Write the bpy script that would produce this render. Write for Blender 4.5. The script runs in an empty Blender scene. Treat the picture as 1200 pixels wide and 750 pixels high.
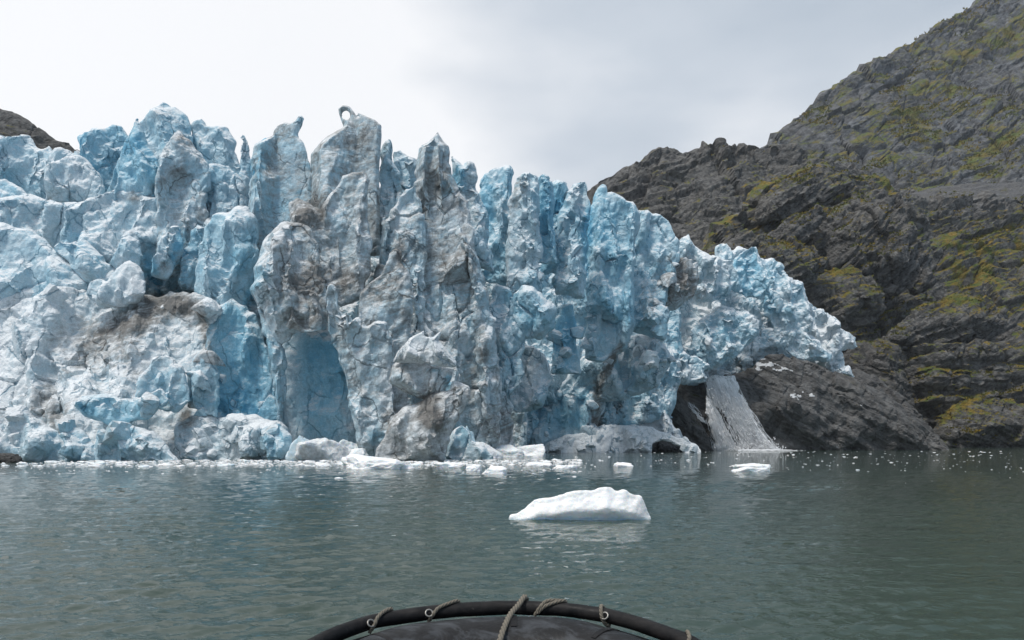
import bpy, math, random
import numpy as np
from mathutils import Vector, Euler

# ------------------------------------------------------------------ camera
S = bpy.context.scene
COL = S.collection
H = 2.1            # eye height above the water (standing in an inflatable boat)
F = 800.0          # focal length in pixels of the 1200 px wide photograph (24 mm lens)
HZ = 517.0         # row of the horizon
cam = bpy.data.cameras.new('camera')
cam.sensor_width = 36; cam.lens = 24
cam.shift_y = (HZ - 375.0) / 1200.0
cam.clip_start = 0.05; cam.clip_end = 6000
co = bpy.data.objects.new('camera', cam); COL.objects.link(co)
co.location = (0, 0, H); co.rotation_euler = (math.radians(90), 0, 0)
S.camera = co

# ------------------------------------------------------------------ sky (overcast) and sun behind cloud
SUN_EL, SUN_AZ = math.radians(66), math.radians(-138)     # azimuth from +Y (view direction), negative = left
w = bpy.data.worlds.new('World'); S.world = w; w.use_nodes = True
nt = w.node_tree; N = nt.nodes; L = nt.links; N.clear()
def nd(tree, typ, **kw):
    n = tree.nodes.new(typ)
    for k, v in kw.items():
        if k in n.inputs.keys(): n.inputs[k].default_value = v
        else: setattr(n, k, v)
    return n
out = nd(nt, 'ShaderNodeOutputWorld'); bg = nd(nt, 'ShaderNodeBackground')
L.new(bg.outputs[0], out.inputs[0])
sky = nd(nt, 'ShaderNodeTexSky'); sky.sky_type = 'NISHITA'; sky.sun_disc = False
sky.sun_elevation = SUN_EL; sky.sun_rotation = SUN_AZ
tc = nd(nt, 'ShaderNodeTexCoord')
mp = nd(nt, 'ShaderNodeMapping'); mp.inputs['Scale'].default_value = (1, 1, 2.6)
L.new(tc.outputs['Generated'], mp.inputs[0])
cn = nd(nt, 'ShaderNodeTexNoise'); cn.inputs['Scale'].default_value = 1.5; cn.inputs['Detail'].default_value = 5
cn.inputs['Roughness'].default_value = 0.45
L.new(mp.outputs[0], cn.inputs['Vector'])
dot = nd(nt, 'ShaderNodeVectorMath', operation='DOT_PRODUCT'); dot.inputs[1].default_value = (-0.86, 0.42, 0.10)
L.new(tc.outputs['Generated'], dot.inputs[0])
ma = nd(nt, 'ShaderNodeMath', operation='MULTIPLY_ADD'); ma.inputs[1].default_value = 0.86
cm = nd(nt, 'ShaderNodeMath', operation='MULTIPLY_ADD'); cm.inputs[1].default_value = 1.7; cm.inputs[2].default_value = -.36
L.new(cn.outputs[0], cm.inputs[0]); L.new(dot.outputs['Value'], ma.inputs[0]); L.new(cm.outputs[0], ma.inputs[2])
cr = nd(nt, 'ShaderNodeValToRGB')
e = cr.color_ramp.elements
e[0].position = 0.30; e[0].color = (0.31, 0.40, 0.505, 1)
e[1].position = 1.02; e[1].color = (1.03, 1.04, 1.06, 1)
m_ = cr.color_ramp.elements.new(0.72); m_.color = (0.65, 0.71, 0.785, 1)
L.new(ma.outputs[0], cr.inputs[0])
sk = nd(nt, 'ShaderNodeMix', data_type='RGBA'); sk.inputs[0].default_value = 0.93
sc_ = nd(nt, 'ShaderNodeVectorMath', operation='SCALE'); sc_.inputs['Scale'].default_value = 0.10
L.new(sky.outputs[0], sc_.inputs[0])
L.new(sc_.outputs[0], sk.inputs[6]); L.new(cr.outputs[0], sk.inputs[7])
L.new(sk.outputs[2], bg.inputs[0]); bg.inputs[1].default_value = 1.0
sl = bpy.data.lights.new('sun', 'SUN'); sl.energy = 2.5; sl.angle = math.radians(12); sl.color = (1.0, 0.96, 0.90)
so = bpy.data.objects.new('sun', sl); COL.objects.link(so)
d = Vector((math.sin(SUN_AZ) * math.cos(SUN_EL), math.cos(SUN_AZ) * math.cos(SUN_EL), math.sin(SUN_EL)))
so.rotation_euler = (-d).to_track_quat('-Z', 'Y').to_euler(); so.location = (-60, 40, 120)
S.view_settings.view_transform = 'Standard'; S.view_settings.look = 'None'
S.view_settings.gamma = 1.0; S.view_settings.exposure = 0.02
S.view_settings.use_curve_mapping = False
S.cycles.use_denoising = True
S.cycles.sample_clamp_indirect = 4; S.cycles.sample_clamp_direct = 8; S.cycles.max_bounces = 6; S.cycles.diffuse_bounces = 4

rng = np.random.default_rng(7)
random.seed(7)

# ------------------------------------------------------------------ numpy noise
TB = rng.random(64 * 64 * 64).astype(np.float32) * 2 - 1
def vnoise(p):
    """smooth value noise, p (...,3) -> [-1,1]"""
    p = p.astype(np.float32)
    i = np.floor(p).astype(np.int32); f = p - i
    f = f * f * f * (f * (f * 6 - 15) + 10)
    i &= 63; j = (i + 1) & 63
    x0, y0, z0 = i[..., 0] * 4096, i[..., 1] * 64, i[..., 2]
    x1, y1, z1 = j[..., 0] * 4096, j[..., 1] * 64, j[..., 2]
    fx, fy, fz = f[..., 0], f[..., 1], f[..., 2]
    a = TB[x0 + y0 + z0]; b = TB[x1 + y0 + z0]; a = a + (b - a) * fx
    c = TB[x0 + y1 + z0]; b = TB[x1 + y1 + z0]; c = c + (b - c) * fx
    a = a + (c - a) * fy
    c = TB[x0 + y0 + z1]; b = TB[x1 + y0 + z1]; c = c + (b - c) * fx
    g = TB[x0 + y1 + z1]; b = TB[x1 + y1 + z1]; g = g + (b - g) * fx
    c = c + (g - c) * fy
    return a + (c - a) * fz
ROT = np.array([[0.00, 0.80, 0.60], [-0.80, 0.36, -0.48], [-0.60, -0.48, 0.64]], np.float32)
def fbm(p, oct=4, gain=0.5, lac=2.03):
    s = 0; a = 1; t = 0
    for k in range(oct):
        s = s + a * vnoise(p); t += a; a *= gain; p = (p @ ROT.T) * lac + 17.3
    return s / t
def ridged(p, oct=4, gain=0.5, lac=2.03):
    s = 0; a = 1; t = 0
    for k in range(oct):
        s = s + a * (1 - 2 * np.abs(vnoise(p))); t += a; a *= gain; p = (p @ ROT.T) * lac + 9.1
    return s / t
JX = rng.random((3, 32 * 32 * 32)).astype(np.float32)
GX = (rng.random((3, 32 * 32 * 32)).astype(np.float32) * 2 - 1)
def worley(p):
    """F1, F2 and a random plane offset of the nearest cell"""
    p = p.astype(np.float32); i = np.floor(p).astype(np.int32); n = p.shape[0]
    f1 = np.full(n, 9, np.float32); f2 = np.full(n, 9, np.float32); pl = np.zeros(n, np.float32)
    for dx in (-1, 0, 1):
        for dy in (-1, 0, 1):
            for dz in (-1, 0, 1):
                c = i + np.array([dx, dy, dz], np.int32)
                h = ((c[:, 0] & 31) * 1024 + (c[:, 1] & 31) * 32 + (c[:, 2] & 31))
                ex = p[:, 0] - c[:, 0] - JX[0][h]; ey = p[:, 1] - c[:, 1] - JX[1][h]; ez = p[:, 2] - c[:, 2] - JX[2][h]
                dd = ex * ex + ey * ey + ez * ez
                nr = dd < f1
                f2 = np.where(nr, f1, np.minimum(f2, dd))
                pl = np.where(nr, ex * GX[0][h] + ey * GX[1][h] + ez * GX[2][h] + 0.5 * GX[0][h] * GX[1][h], pl)
                f1 = np.where(nr, dd, f1)
    return np.sqrt(f1), np.sqrt(f2), pl
PG = rng.normal(size=(4, 3, 32 * 32 * 32)).astype(np.float32)
PG /= np.linalg.norm(PG, axis=1, keepdims=True); PG *= (0.35 + 1.5 * rng.random((4, 1, 32 * 32 * 32))).astype(np.float32)
def pyr(p):
    """fracture relief: pyramids of flat faces with sharp crests and creases, about [-1, 1]"""
    p = p.astype(np.float32); i = np.floor(p).astype(np.int32); out = np.full(p.shape[0], -9, np.float32)
    for dx in (-1, 0, 1):
        for dy in (-1, 0, 1):
            for dz in (-1, 0, 1):
                c = i + np.array([dx, dy, dz], np.int32)
                h = ((c[:, 0] & 31) * 1024 + (c[:, 1] & 31) * 32 + (c[:, 2] & 31))
                ex = p[:, 0] - c[:, 0] - JX[0][h]; ey = p[:, 1] - c[:, 1] - JX[1][h]; ez = p[:, 2] - c[:, 2] - JX[2][h]
                m = np.full(p.shape[0], -9, np.float32)
                for j in range(4): m = np.maximum(m, ex * PG[j, 0][h] + ey * PG[j, 1][h] + ez * PG[j, 2][h])
                # sides without a face fall away with distance
                m = np.maximum(m, 1.1 * (np.abs(ex) + np.abs(ey) + np.abs(ez)) - .9)
                out = np.maximum(out, 0.9 * GX[2][h] - m)
    return out - .25
def sstep(a, b, x):
    t = np.clip((x - a) / (b - a), 0, 1); return t * t * (3 - 2 * t)

# ------------------------------------------------------------------ solids from outlines (surface nets)
def poly_sdf(px, py, poly):
    """signed distance of points to a closed polygon, negative inside"""
    P = np.asarray(poly, np.float32); Q = np.roll(P, -1, 0)
    d = np.full(px.shape, 1e9, np.float32); ins = np.zeros(px.shape, bool)
    for (ax, ay), (bx, by) in zip(P, Q):
        ex, ey = bx - ax, by - ay; wx, wy = px - ax, py - ay
        t = np.clip((wx * ex + wy * ey) / (ex * ex + ey * ey + 1e-9), 0, 1)
        d = np.minimum(d, (wx - ex * t) ** 2 + (wy - ey * t) ** 2)
        c = ((ay > py) != (by > py)) & (px < (bx - ax) * (py - ay) / (by - ay + 1e-12) + ax)
        ins ^= c
    d = np.sqrt(d); return np.where(ins, -d, d)
def surface_nets(f, org, h):
    """f sampled on a grid -> vertices, quads"""
    ins = f < 0
    nx, ny, nz = f.shape
    cnt = np.zeros((nx - 1, ny - 1, nz - 1), np.int8); acc = np.zeros((nx - 1, ny - 1, nz - 1, 3), np.float32)
    def sl(o): return tuple(slice(o[a], (nx, ny, nz)[a] - 1 + o[a]) for a in range(3))
    for ax in range(3):
        o1, o2 = [a for a in range(3) if a != ax]
        for b in (0, 1):
            for c in (0, 1):
                oa = [0, 0, 0]; oa[o1] = b; oa[o2] = c
                ob = list(oa); ob[ax] = 1
                fa, fb = f[sl(oa)], f[sl(ob)]
                x = (fa < 0) != (fb < 0)
                t = np.where(x, fa / np.where(x, fa - fb, 1), 0)
                cnt += x
                acc[..., ax] += np.where(x, t + 0.0, 0); acc[..., o1] += np.where(x, b, 0); acc[..., o2] += np.where(x, c, 0)
    act = cnt > 0
    idx = np.full(act.shape, -1, np.int64); idx[act] = np.arange(act.sum())
    ijk = np.argwhere(act).astype(np.float32)
    V = (ijk + acc[act] / cnt[act][:, None]) * h + np.asarray(org, np.float32)
    Q = []
    for ax in range(3):
        o1, o2 = [(1, 2), (2, 0), (0, 1)][ax]
        a = np.take(ins, range(0, f.shape[ax] - 1), ax); b = np.take(ins, range(1, f.shape[ax]), ax)
        e = np.argwhere(a != b)
        e = e[(e[:, o1] > 0) & (e[:, o2] > 0) & (e[:, o1] < f.shape[o1] - 1) & (e[:, o2] < f.shape[o2] - 1)]
        if not len(e): continue
        def g(s1, s2):
            q = e.copy(); q[:, o1] -= s1; q[:, o2] -= s2
            return idx[q[:, 0], q[:, 1], q[:, 2]]
        quad = np.stack([g(1, 1), g(0, 1), g(0, 0), g(1, 0)], 1)
        fl = ~ins[e[:, 0], e[:, 1], e[:, 2]]
        quad[fl] = quad[fl][:, ::-1]
        Q.append(quad)
    return V, np.concatenate(Q)
SOFT = 0.0
def subdivide(V, Q):
    n = len(V)
    E = np.concatenate([np.stack([Q[:, k], Q[:, (k + 1) % 4]], 1) for k in range(4)])
    E.sort(1); key = E[:, 0] * n + E[:, 1]
    u, inv = np.unique(key, return_inverse=True)
    ev = (V[u // n] + V[u % n]) * 0.5
    fc = V[Q].mean(1)
    m = len(Q); en = n + inv.reshape(4, m); fn = n + len(u) + np.arange(m)
    # Catmull style softening of old vertices
    W = np.zeros(n, np.float32); A = np.zeros((n, 3), np.float32)
    for k in range(4):
        np.add.at(A, Q[:, k], fc); np.add.at(W, Q[:, k], 1)
    V2 = np.where(W[:, None] > 0, (1 - SOFT) * V + SOFT * A / np.maximum(W, 1)[:, None], V)
    nq = [np.stack([Q[:, k], en[k], fn, en[(k - 1) % 4]], 1) for k in range(4)]
    return np.concatenate([V2, ev, fc]), np.concatenate(nq)
def vnormals(V, Q):
    a = np.cross(V[Q[:, 2]] - V[Q[:, 0]], V[Q[:, 3]] - V[Q[:, 1]])
    n = np.zeros_like(V)
    for k in range(4): np.add.at(n, Q[:, k], a)
    return n / (np.linalg.norm(n, axis=1, keepdims=True) + 1e-9)
def facet_field(U, Vv, P, T, seed):
    """front relief made of a few pyramids of flat fracture faces"""
    r = np.random.default_rng(int(seed * 100) + 5)
    lo, hi = P.min(0), P.max(0); ar = (hi - lo).prod()
    n = int(np.clip(ar / (T * T * 1.3), 4, 70))
    out = np.full(U.shape, -9.0, np.float32)
    wu = 0.5 * fbm(np.stack([U * .35, Vv * .35, np.full_like(U, seed)], -1), 3); wv = 0.5 * fbm(np.stack([U * .35, Vv * .35, np.full_like(U, seed + 9)], -1), 3)
    for k in range(n):
        c = lo + (hi - lo) * r.random(2); h = T * r.uniform(0.35, 1.2)
        m = np.full(U.shape, 99.0, np.float32)
        for j in range(5):
            a = (j + r.uniform(-.4, .4)) * math.pi / 2.5
            g = r.uniform(0.45, 1.9) * np.array([math.cos(a) * 1.5, math.sin(a) * .55])
            m = np.minimum(m, h - (U + wu - c[0]) * g[0] - (Vv + wv - c[1]) * g[1])
        out = np.maximum(out, m)
    return np.maximum(out, 0.12 * T)
def solid(poly, Y, T, vox=None, slope=0.0, lean=0.0, roof=1.3, rag=1.0, holes=(), seed=0, foot=None, warp=1.0, sub=1, edge=0.25, pxv=2.6, facets=0.0, shard=1.2):
    """closed body whose outline (photo pixels) stands at depth Y, half thickness T metres"""
    k = Y / F
    P = np.array([((x - 600) * k, (HZ - y) * k) for x, y in poly], np.float32)
    vox = vox or pxv * k
    lo, hi = P.min(0) - 3.2 * vox - 0.6 * rag, P.max(0) + 3.2 * vox + 0.6 * rag
    u = np.arange(lo[0], hi[0], vox, dtype=np.float32); v = np.arange(lo[1], hi[1], vox, dtype=np.float32)
    tm = T * 1.4 + 3 * vox
    wz = np.arange(-tm, tm, vox, dtype=np.float32)
    U, Vv = np.meshgrid(u, v, indexing='ij')
    q = np.stack([U * 0.22, Vv * 0.22, np.full_like(U, seed * 3.7)], -1)
    du = fbm(q, 3) * 0.35 * warp * (Y / 90); dv = fbm(q + 31.0, 3) * 0.35 * warp * (Y / 90)
    d2 = poly_sdf(U + du, Vv + dv, P)
    for hl in holes:
        hp = [((x - 600) * k, (HZ - y) * k) for x, y in hl]
        d2 = np.maximum(d2, -poly_sdf(U, Vv, hp))
    q2 = np.stack([U * 1.6 / T / 3, Vv * 1.1 / T / 3, np.full_like(U, seed * 1.9 + 5)], -1)
    Tm = np.minimum(T * (0.72 + 0.42 * ridged(q2, 2)), edge + roof * np.maximum(-d2, 0) * (0.8 + 0.5 * fbm(q2 * 1.3 + 7, 2)))
    Tm = np.maximum(Tm, 0.12)
    Tf = np.minimum(edge + roof * 1.5 * np.maximum(-d2, 0), edge + facets * facet_field(U, Vv, P, T, seed) + (1 - facets) * Tm) if facets > 0 else Tm
    Tf = np.maximum(Tf, 0.12)
    f = np.where(wz[None, :, None] < 0, -wz[None, :, None] - Tf[:, None, :], wz[None, :, None] - Tm[:, None, :])
    f = np.maximum(d2[:, None, :], f * 0.75)
    band = np.abs(f) < 1.7 * rag + vox
    ii = np.argwhere(band)
    pp = np.stack([u[ii[:, 0]], wz[ii[:, 1]], v[ii[:, 2]]], 1) + np.array([0, Y, H], np.float32)
    big = (0.55 if facets == 0 else 0.22) * fbm(pp * np.array([0.20, 0.20, 0.15], np.float32) + seed * 7.7, 3) + (.4 if facets == 0 else .08) * ridged(pp * np.array([.42, .42, .26], np.float32) + seed, 2) - 0.2
    # keep the traced outline: displace less near its rim
    f[band] += big * rag * (0.16 + 0.84 * sstep(0.0, 1.6, -d2[ii[:, 0], ii[:, 2]])).astype(np.float32)
    f[:, 0, :] = 1; f[:, -1, :] = 1; f[0] = 1; f[-1] = 1; f[:, :, 0] = 1; f[:, :, -1] = 1
    V, Q = surface_nets(f, (lo[0], -tm, lo[1]), vox)
    nq = np.cross(V[Q[:, 2]] - V[Q[:, 0]], V[Q[:, 3]] - V[Q[:, 1]]); nq /= np.linalg.norm(nq, axis=1, keepdims=True) + 1e-9
    rear = (nq[:, 1] > .3) & (V[Q].mean(1)[:, 1] > 0)          # the far side stays coarse
    for _ in range(sub):
        Qb = Q[rear]; V, Q = subdivide(V, Q[~rear]); rear = np.zeros(len(Q) + len(Qb), bool); rear[len(Q):] = True; Q = np.concatenate([Q, Qb])
    Yl = Y + slope * (V[:, 0] - P[:, 0].mean()) + lean * (V[:, 2] - P[:, 1].min())
    s = Yl / Y
    return np.stack([V[:, 0] * s, Yl + V[:, 1], H + V[:, 2] * s], 1).astype(np.float32), Q
def to_px(V):
    y = np.maximum(V[:, 1], 1.0)
    return 600 + F * V[:, 0] / y, HZ - F * (V[:, 2] - H) / y
def blobs(V, lst):
    """stains and fresh faces: soft patches fixed on the body, (px, py, rx, ry, angle, amount)"""
    X, Yp = to_px(V); r = np.zeros(len(V), np.float32)
    k = 800 / np.maximum(V[:, 1], 20); X = X + k * 1.3 * fbm(V * .22 + 3, 4, .6); Yp = Yp + k * 1.3 * fbm(V * .22 + 53, 4, .6)
    for (cx, cy, rx, ry, an, am) in lst:
        c, s = math.cos(math.radians(an)), math.sin(math.radians(an))
        a = ((X - cx) * c + (Yp - cy) * s) / rx; b = (-(X - cx) * s + (Yp - cy) * c) / ry
        r += am * (1 - sstep(0.35, 1.25, np.sqrt(a * a + b * b)))
    return r
def mesh(name, V, Q, mat, parent=None, smooth=False, attrs=None, org=None):
    V = np.asarray(V, np.float32)
    org = np.zeros(3, np.float32) if org is None else np.asarray(org, np.float32)
    me = bpy.data.meshes.new(name)
    Q = np.asarray(Q); k = Q.shape[1]
    me.vertices.add(len(V)); me.vertices.foreach_set('co', (V - org).ravel())
    me.loops.add(Q.size); me.loops.foreach_set('vertex_index', Q.astype(np.int32).ravel())
    me.polygons.add(len(Q)); me.polygons.foreach_set('loop_start', np.arange(0, Q.size, k, dtype=np.int32))
    me.polygons.foreach_set('use_smooth', np.full(len(Q), smooth, bool))
    me.update(); me.validate()
    for a, val in (attrs or {}).items():
        at = me.attributes.new(a, 'FLOAT', 'POINT'); at.data.foreach_set('value', np.asarray(val, np.float32))
    if mat: me.materials.append(mat)
    o = bpy.data.objects.new(name, me); COL.objects.link(o); o.location = org.tolist()
    if parent is not None: o.parent = parent
    return o
def tag(o, label=None, cat=None, group=None, kind=None):
    if label: o['label'] = label
    if cat: o['category'] = cat
    if group: o['group'] = group
    if kind: o['kind'] = kind
    return o
def empty(name, loc=(0, 0, 0)):
    o = bpy.data.objects.new(name, None); COL.objects.link(o); o.location = loc; return o
def child(o, parent):
    o.parent = parent; o.matrix_parent_inverse = parent.matrix_world.inverted() if False else o.matrix_parent_inverse
    o.location = o.location - parent.location; return o

# ------------------------------------------------------------------ materials
def new_mat(name):
    m = bpy.data.materials.new(name); m.use_nodes = True
    t = m.node_tree; t.nodes.clear()
    o = nd(t, 'ShaderNodeOutputMaterial'); b = nd(t, 'ShaderNodeBsdfPrincipled')
    t.links.new(b.outputs[0], o.inputs[0]); return m, t, b
class NT:
    """tiny helper around a node tree"""
    def __init__(s, t): s.t = t; s.l = t.links
    def put(s, sock, v):
        if hasattr(v, 'is_linked'): s.l.new(v, sock)
        else: sock.default_value = v
    def math(s, op, a, b=0.0, c=0.0, clamp=False):
        n = nd(s.t, 'ShaderNodeMath', operation=op); n.use_clamp = clamp
        s.put(n.inputs[0], a); s.put(n.inputs[1], b); s.put(n.inputs[2], c); return n.outputs[0]
    def mix(s, f, a, b, blend='MIX'):
        n = nd(s.t, 'ShaderNodeMix', data_type='RGBA'); n.blend_type = blend
        s.put(n.inputs[0], f); s.put(n.inputs[6], a); s.put(n.inputs[7], b); return n.outputs[2]
    def noise(s, vec, scale, detail=4, rough=0.55, dist=0.0):
        n = nd(s.t, 'ShaderNodeTexNoise'); s.l.new(vec, n.inputs['Vector'])
        n.inputs['Scale'].default_value = scale; n.inputs['Detail'].default_value = detail
        n.inputs['Roughness'].default_value = rough; n.inputs['Distortion'].default_value = dist; return n.outputs[0]
    def vor(s, vec, scale, feature='F1'):
        n = nd(s.t, 'ShaderNodeTexVoronoi', feature=feature); s.l.new(vec, n.inputs['Vector'])
        n.inputs['Scale'].default_value = scale; return n.outputs['Distance']
    def map(s, vec, scale=(1, 1, 1), rot=(0, 0, 0), loc=(0, 0, 0)):
        if any(rot):                                          # turn first, then stretch
            n = nd(s.t, 'ShaderNodeMapping'); s.l.new(vec, n.inputs[0]); n.inputs['Rotation'].default_value = rot; vec = n.outputs[0]
        n = nd(s.t, 'ShaderNodeMapping'); s.l.new(vec, n.inputs[0]); n.inputs['Scale'].default_value = scale
        n.inputs['Location'].default_value = loc; return n.outputs[0]
    def rng(s, v, a, b, c=0.0, d=1.0):
        n = nd(s.t, 'ShaderNodeMapRange'); n.interpolation_type = 'SMOOTHSTEP'; s.put(n.inputs[0], v)
        n.inputs[1].default_value = a; n.inputs[2].default_value = b; n.inputs[3].default_value = c; n.inputs[4].default_value = d
        return n.outputs[0]
    def attr(s, name):
        n = nd(s.t, 'ShaderNodeAttribute'); n.attribute_name = name; return n.outputs['Fac']
    def pos(s): return nd(s.t, 'ShaderNodeNewGeometry').outputs['Position']
    def nz(s):
        g = nd(s.t, 'ShaderNodeNewGeometry'); x = nd(s.t, 'ShaderNodeSeparateXYZ'); s.l.new(g.outputs['Normal'], x.inputs[0]); return x.outputs[2]
    def bump(s, h, strength, dist, nrm=None):
        n = nd(s.t, 'ShaderNodeBump'); s.l.new(h, n.inputs['Height']); n.inputs['Strength'].default_value = strength
        n.inputs['Distance'].default_value = dist
        if nrm is not None: s.l.new(nrm, n.inputs['Normal'])
        return n.outputs[0]

def ice_material():
    m, t, b = new_mat('glacier_ice'); n = NT(t); p = n.pos()
    blue, dirt = n.attr('blue'), n.attr('dirt')
    n1 = n.noise(p, 0.16, 5, 0.6); n2 = n.noise(p, 0.9, 6, 0.6)
    strat = n.noise(n.map(p, (0.20, 0.20, 0.9), (0.10, 0.35, 0)), 1.0, 3, 0.6, 2.2)
    # weathered white on gentle upper faces, painting in top-lit contrast too; glassy blue on fresh steep faces
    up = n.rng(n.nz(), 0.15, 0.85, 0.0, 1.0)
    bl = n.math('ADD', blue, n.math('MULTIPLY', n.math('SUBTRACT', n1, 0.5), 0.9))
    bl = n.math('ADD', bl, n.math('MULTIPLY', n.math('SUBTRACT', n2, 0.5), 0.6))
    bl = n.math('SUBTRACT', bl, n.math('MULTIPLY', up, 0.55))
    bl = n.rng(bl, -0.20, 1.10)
    cr_ = nd(t, 'ShaderNodeValToRGB'); n.put(cr_.inputs[0], bl); E = cr_.color_ramp.elements
    E[0].position = 0.0; E[0].color = (0.84, 0.87, 0.89, 1); E[1].position = 1.0; E[1].color = (0.13, 0.43, 0.63, 1)
    x = E.new(0.35); x.color = (0.53, 0.69, 0.77, 1); x = E.new(0.7); x.color = (0.31, 0.58, 0.72, 1)
    col = cr_.outputs[0]
    # grey sediment bands and rock flour
    sp = n.noise(p, 1.7, 8, 0.75); sp2 = n.noise(n.map(p, (1, 1, 0.35)), 0.55, 5, 0.6, 0.8)
    dm = n.math('ADD', dirt, n.math('MULTIPLY', n.math('SUBTRACT', sp2, 0.5), 1.4))
    dm = n.math('ADD', dm, n.math('MULTIPLY', n.math('SUBTRACT', sp, 0.5), 1.5))
    dm = n.math('ADD', dm, n.math('MULTIPLY', n.math('SUBTRACT', strat, 0.50), 1.5))
    grey = n.rng(dm, 0.05, 0.85)
    col = n.mix(n.math('MULTIPLY', grey, 0.74), col, (0.255, 0.258, 0.25, 1))
    dk = n.rng(n.math('ADD', dm, n.math('MULTIPLY', dirt, 0.35)), 0.80, 1.45)
    col = n.mix(n.math('MULTIPLY', dk, 0.74), col, n.mix(n.noise(p, 1.3, 3), (0.075, 0.068, 0.060, 1), (0.19, 0.172, 0.152, 1)))
    wv = nd(t, 'ShaderNodeVectorMath', operation='MULTIPLY_ADD'); nv = nd(t, 'ShaderNodeTexNoise'); nv.inputs['Scale'].default_value = .5; nv.inputs['Detail'].default_value = 4
    t.links.new(p, nv.inputs['Vector']); t.links.new(nv.outputs['Color'], wv.inputs[0]); wv.inputs[1].default_value = (2.2, 2.2, 2.2); t.links.new(p, wv.inputs[2])
    ck = n.vor(n.map(wv.outputs[0], (1, 1, .55), (.2, .25, 0)), .28, 'DISTANCE_TO_EDGE'); ck2 = n.vor(n.map(wv.outputs[0], (1, 1, .8), (.3, -.3, .4)), .85, 'DISTANCE_TO_EDGE')
    gate = n.rng(n.noise(p, .22, 3), .44, .60)
    line = n.math('MAXIMUM', n.math('MULTIPLY', n.rng(ck, .0, .035, 1, 0), gate), n.math('MULTIPLY', n.rng(ck2, .0, .05, .7, 0), n.rng(n.noise(p, .3, 3), .52, .66)))
    col = n.mix(n.math('MULTIPLY', line, .72), col, n.mix(n.rng(dirt, 0.0, .5), (.10, .27, .38, 1), (.10, .095, .09, 1)))
    fine = n.rng(n.noise(p, 5.0, 3, 0.7), 0.3, 0.75, 0.82, 1.08)
    col = n.mix(1.0, col, fine, 'MULTIPLY')
    n.put(b.inputs['Base Color'], col)
    n.put(b.inputs['Roughness'], n.rng(bl, 0.0, 1.0, 0.62, 0.34)); b.inputs['Specular IOR Level'].default_value = 0.35
    h = n.math('ADD', n.math('MULTIPLY', n.noise(p, 1.6, 8, 0.68), 1.0), n.math('MULTIPLY', n.vor(n.map(p, (1, 1, 0.7)), 1.5), 0.55))
    h = n.math('SUBTRACT', h, n.math('MULTIPLY', line, .9))
    n.put(b.inputs['Normal'], n.bump(h, 0.55, 0.34))
    return m
def rock_material(name, dark, light, moss_green, moss_ochre, scale=1.0, dip=(0.1, 0.55, 0.25), bumpd=1.2):
    m, t, b = new_mat(name); n = NT(t); p = n.pos()
    ms = n.attr('moss'); wet = n.attr('wet')
    lay = n.noise(n.map(p, (0.20 * scale, 0.20 * scale, 0.75 * scale), dip), 1.0, 6, 0.66, 1.4)
    big = n.noise(p, 0.05 * scale, 4, 0.6); med = n.noise(p, 0.45 * scale, 7, 0.66)
    col = n.mix(n.rng(n.math('ADD', n.math('MULTIPLY', lay, 0.4), n.math('MULTIPLY', med, 0.6)), 0.33, 0.70), dark, light)
    col = n.mix(n.rng(big, 0.35, 0.7, 0.0, 0.3), col, (0.15, 0.135, 0.115, 1))
    # pale lichen and quartz seams
    col = n.mix(n.rng(n.noise(p, 0.8 * scale, 6, 0.75), 0.62, 0.74, 0, 0.55), col, (0.33, 0.32, 0.30, 1))
    col = n.mix(wet, col, (0.028, 0.027, 0.028, 1))
    # moss and low plants settle on ledges
    mv = n.math('ADD', n.rng(n.nz(), 0.10, 0.8, -0.28, 0.42), n.math('MULTIPLY', n.math('SUBTRACT', n.noise(p, 0.075 * scale, 7, 0.64), 0.5), 3.6))
    mv = n.math('ADD', mv, n.math('SUBTRACT', ms, 0.62))
    mk = n.rng(mv, 0.02, 0.34)
    mc = n.mix(n.rng(n.noise(p, 0.22 * scale, 5, 0.65), 0.36, 0.64), moss_green, moss_ochre)
    mc = n.mix(n.rng(n.noise(p, 1.6 * scale, 5, 0.7), 0.3, 0.7), mc, n.mix(0.6, mc, (0.03, 0.03, 0.012, 1)))
    col = n.mix(n.math('MULTIPLY', mk, 0.9), col, mc)
    n.put(b.inputs['Base Color'], col)
    n.put(b.inputs['Roughness'], n.math('SUBTRACT', 0.82, n.math('MULTIPLY', wet, 0.3)))
    b.inputs['Specular IOR Level'].default_value = 0.3
    h = n.math('ADD', n.math('MULTIPLY', lay, 0.55), n.math('MULTIPLY', n.noise(p, 0.7 * scale, 9, 0.7), 1.0))
    h = n.math('ADD', h, n.math('MULTIPLY', n.vor(n.map(p, (1, 1, 0.55), dip), 0.6 * scale), 0.5))
    n.put(b.inputs['Normal'], n.bump(h, 0.9, bumpd))
    return m
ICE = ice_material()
ROCK = rock_material('cliff_rock', (0.018, 0.018, 0.019, 1), (0.235, 0.23, 0.222, 1), (0.10, 0.145, 0.02, 1), (0.28, 0.185, 0.018, 1), 1.0)
ROCK_FAR = rock_material('far_rock', (0.036, 0.039, 0.044, 1), (0.235, 0.245, 0.262, 1), (0.13, 0.17, 0.025, 1), (0.22, 0.17, 0.028, 1), 0.45, bumpd=2.5)
SLAB = rock_material('polished_rock', (0.06, 0.058, 0.057, 1), (0.23, 0.227, 0.222, 1), (0.06, 0.07, 0.02, 1), (0.12, 0.09, 0.02, 1), 1.1, dip=(0, -0.50, 0.2), bumpd=0.8)

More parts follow.
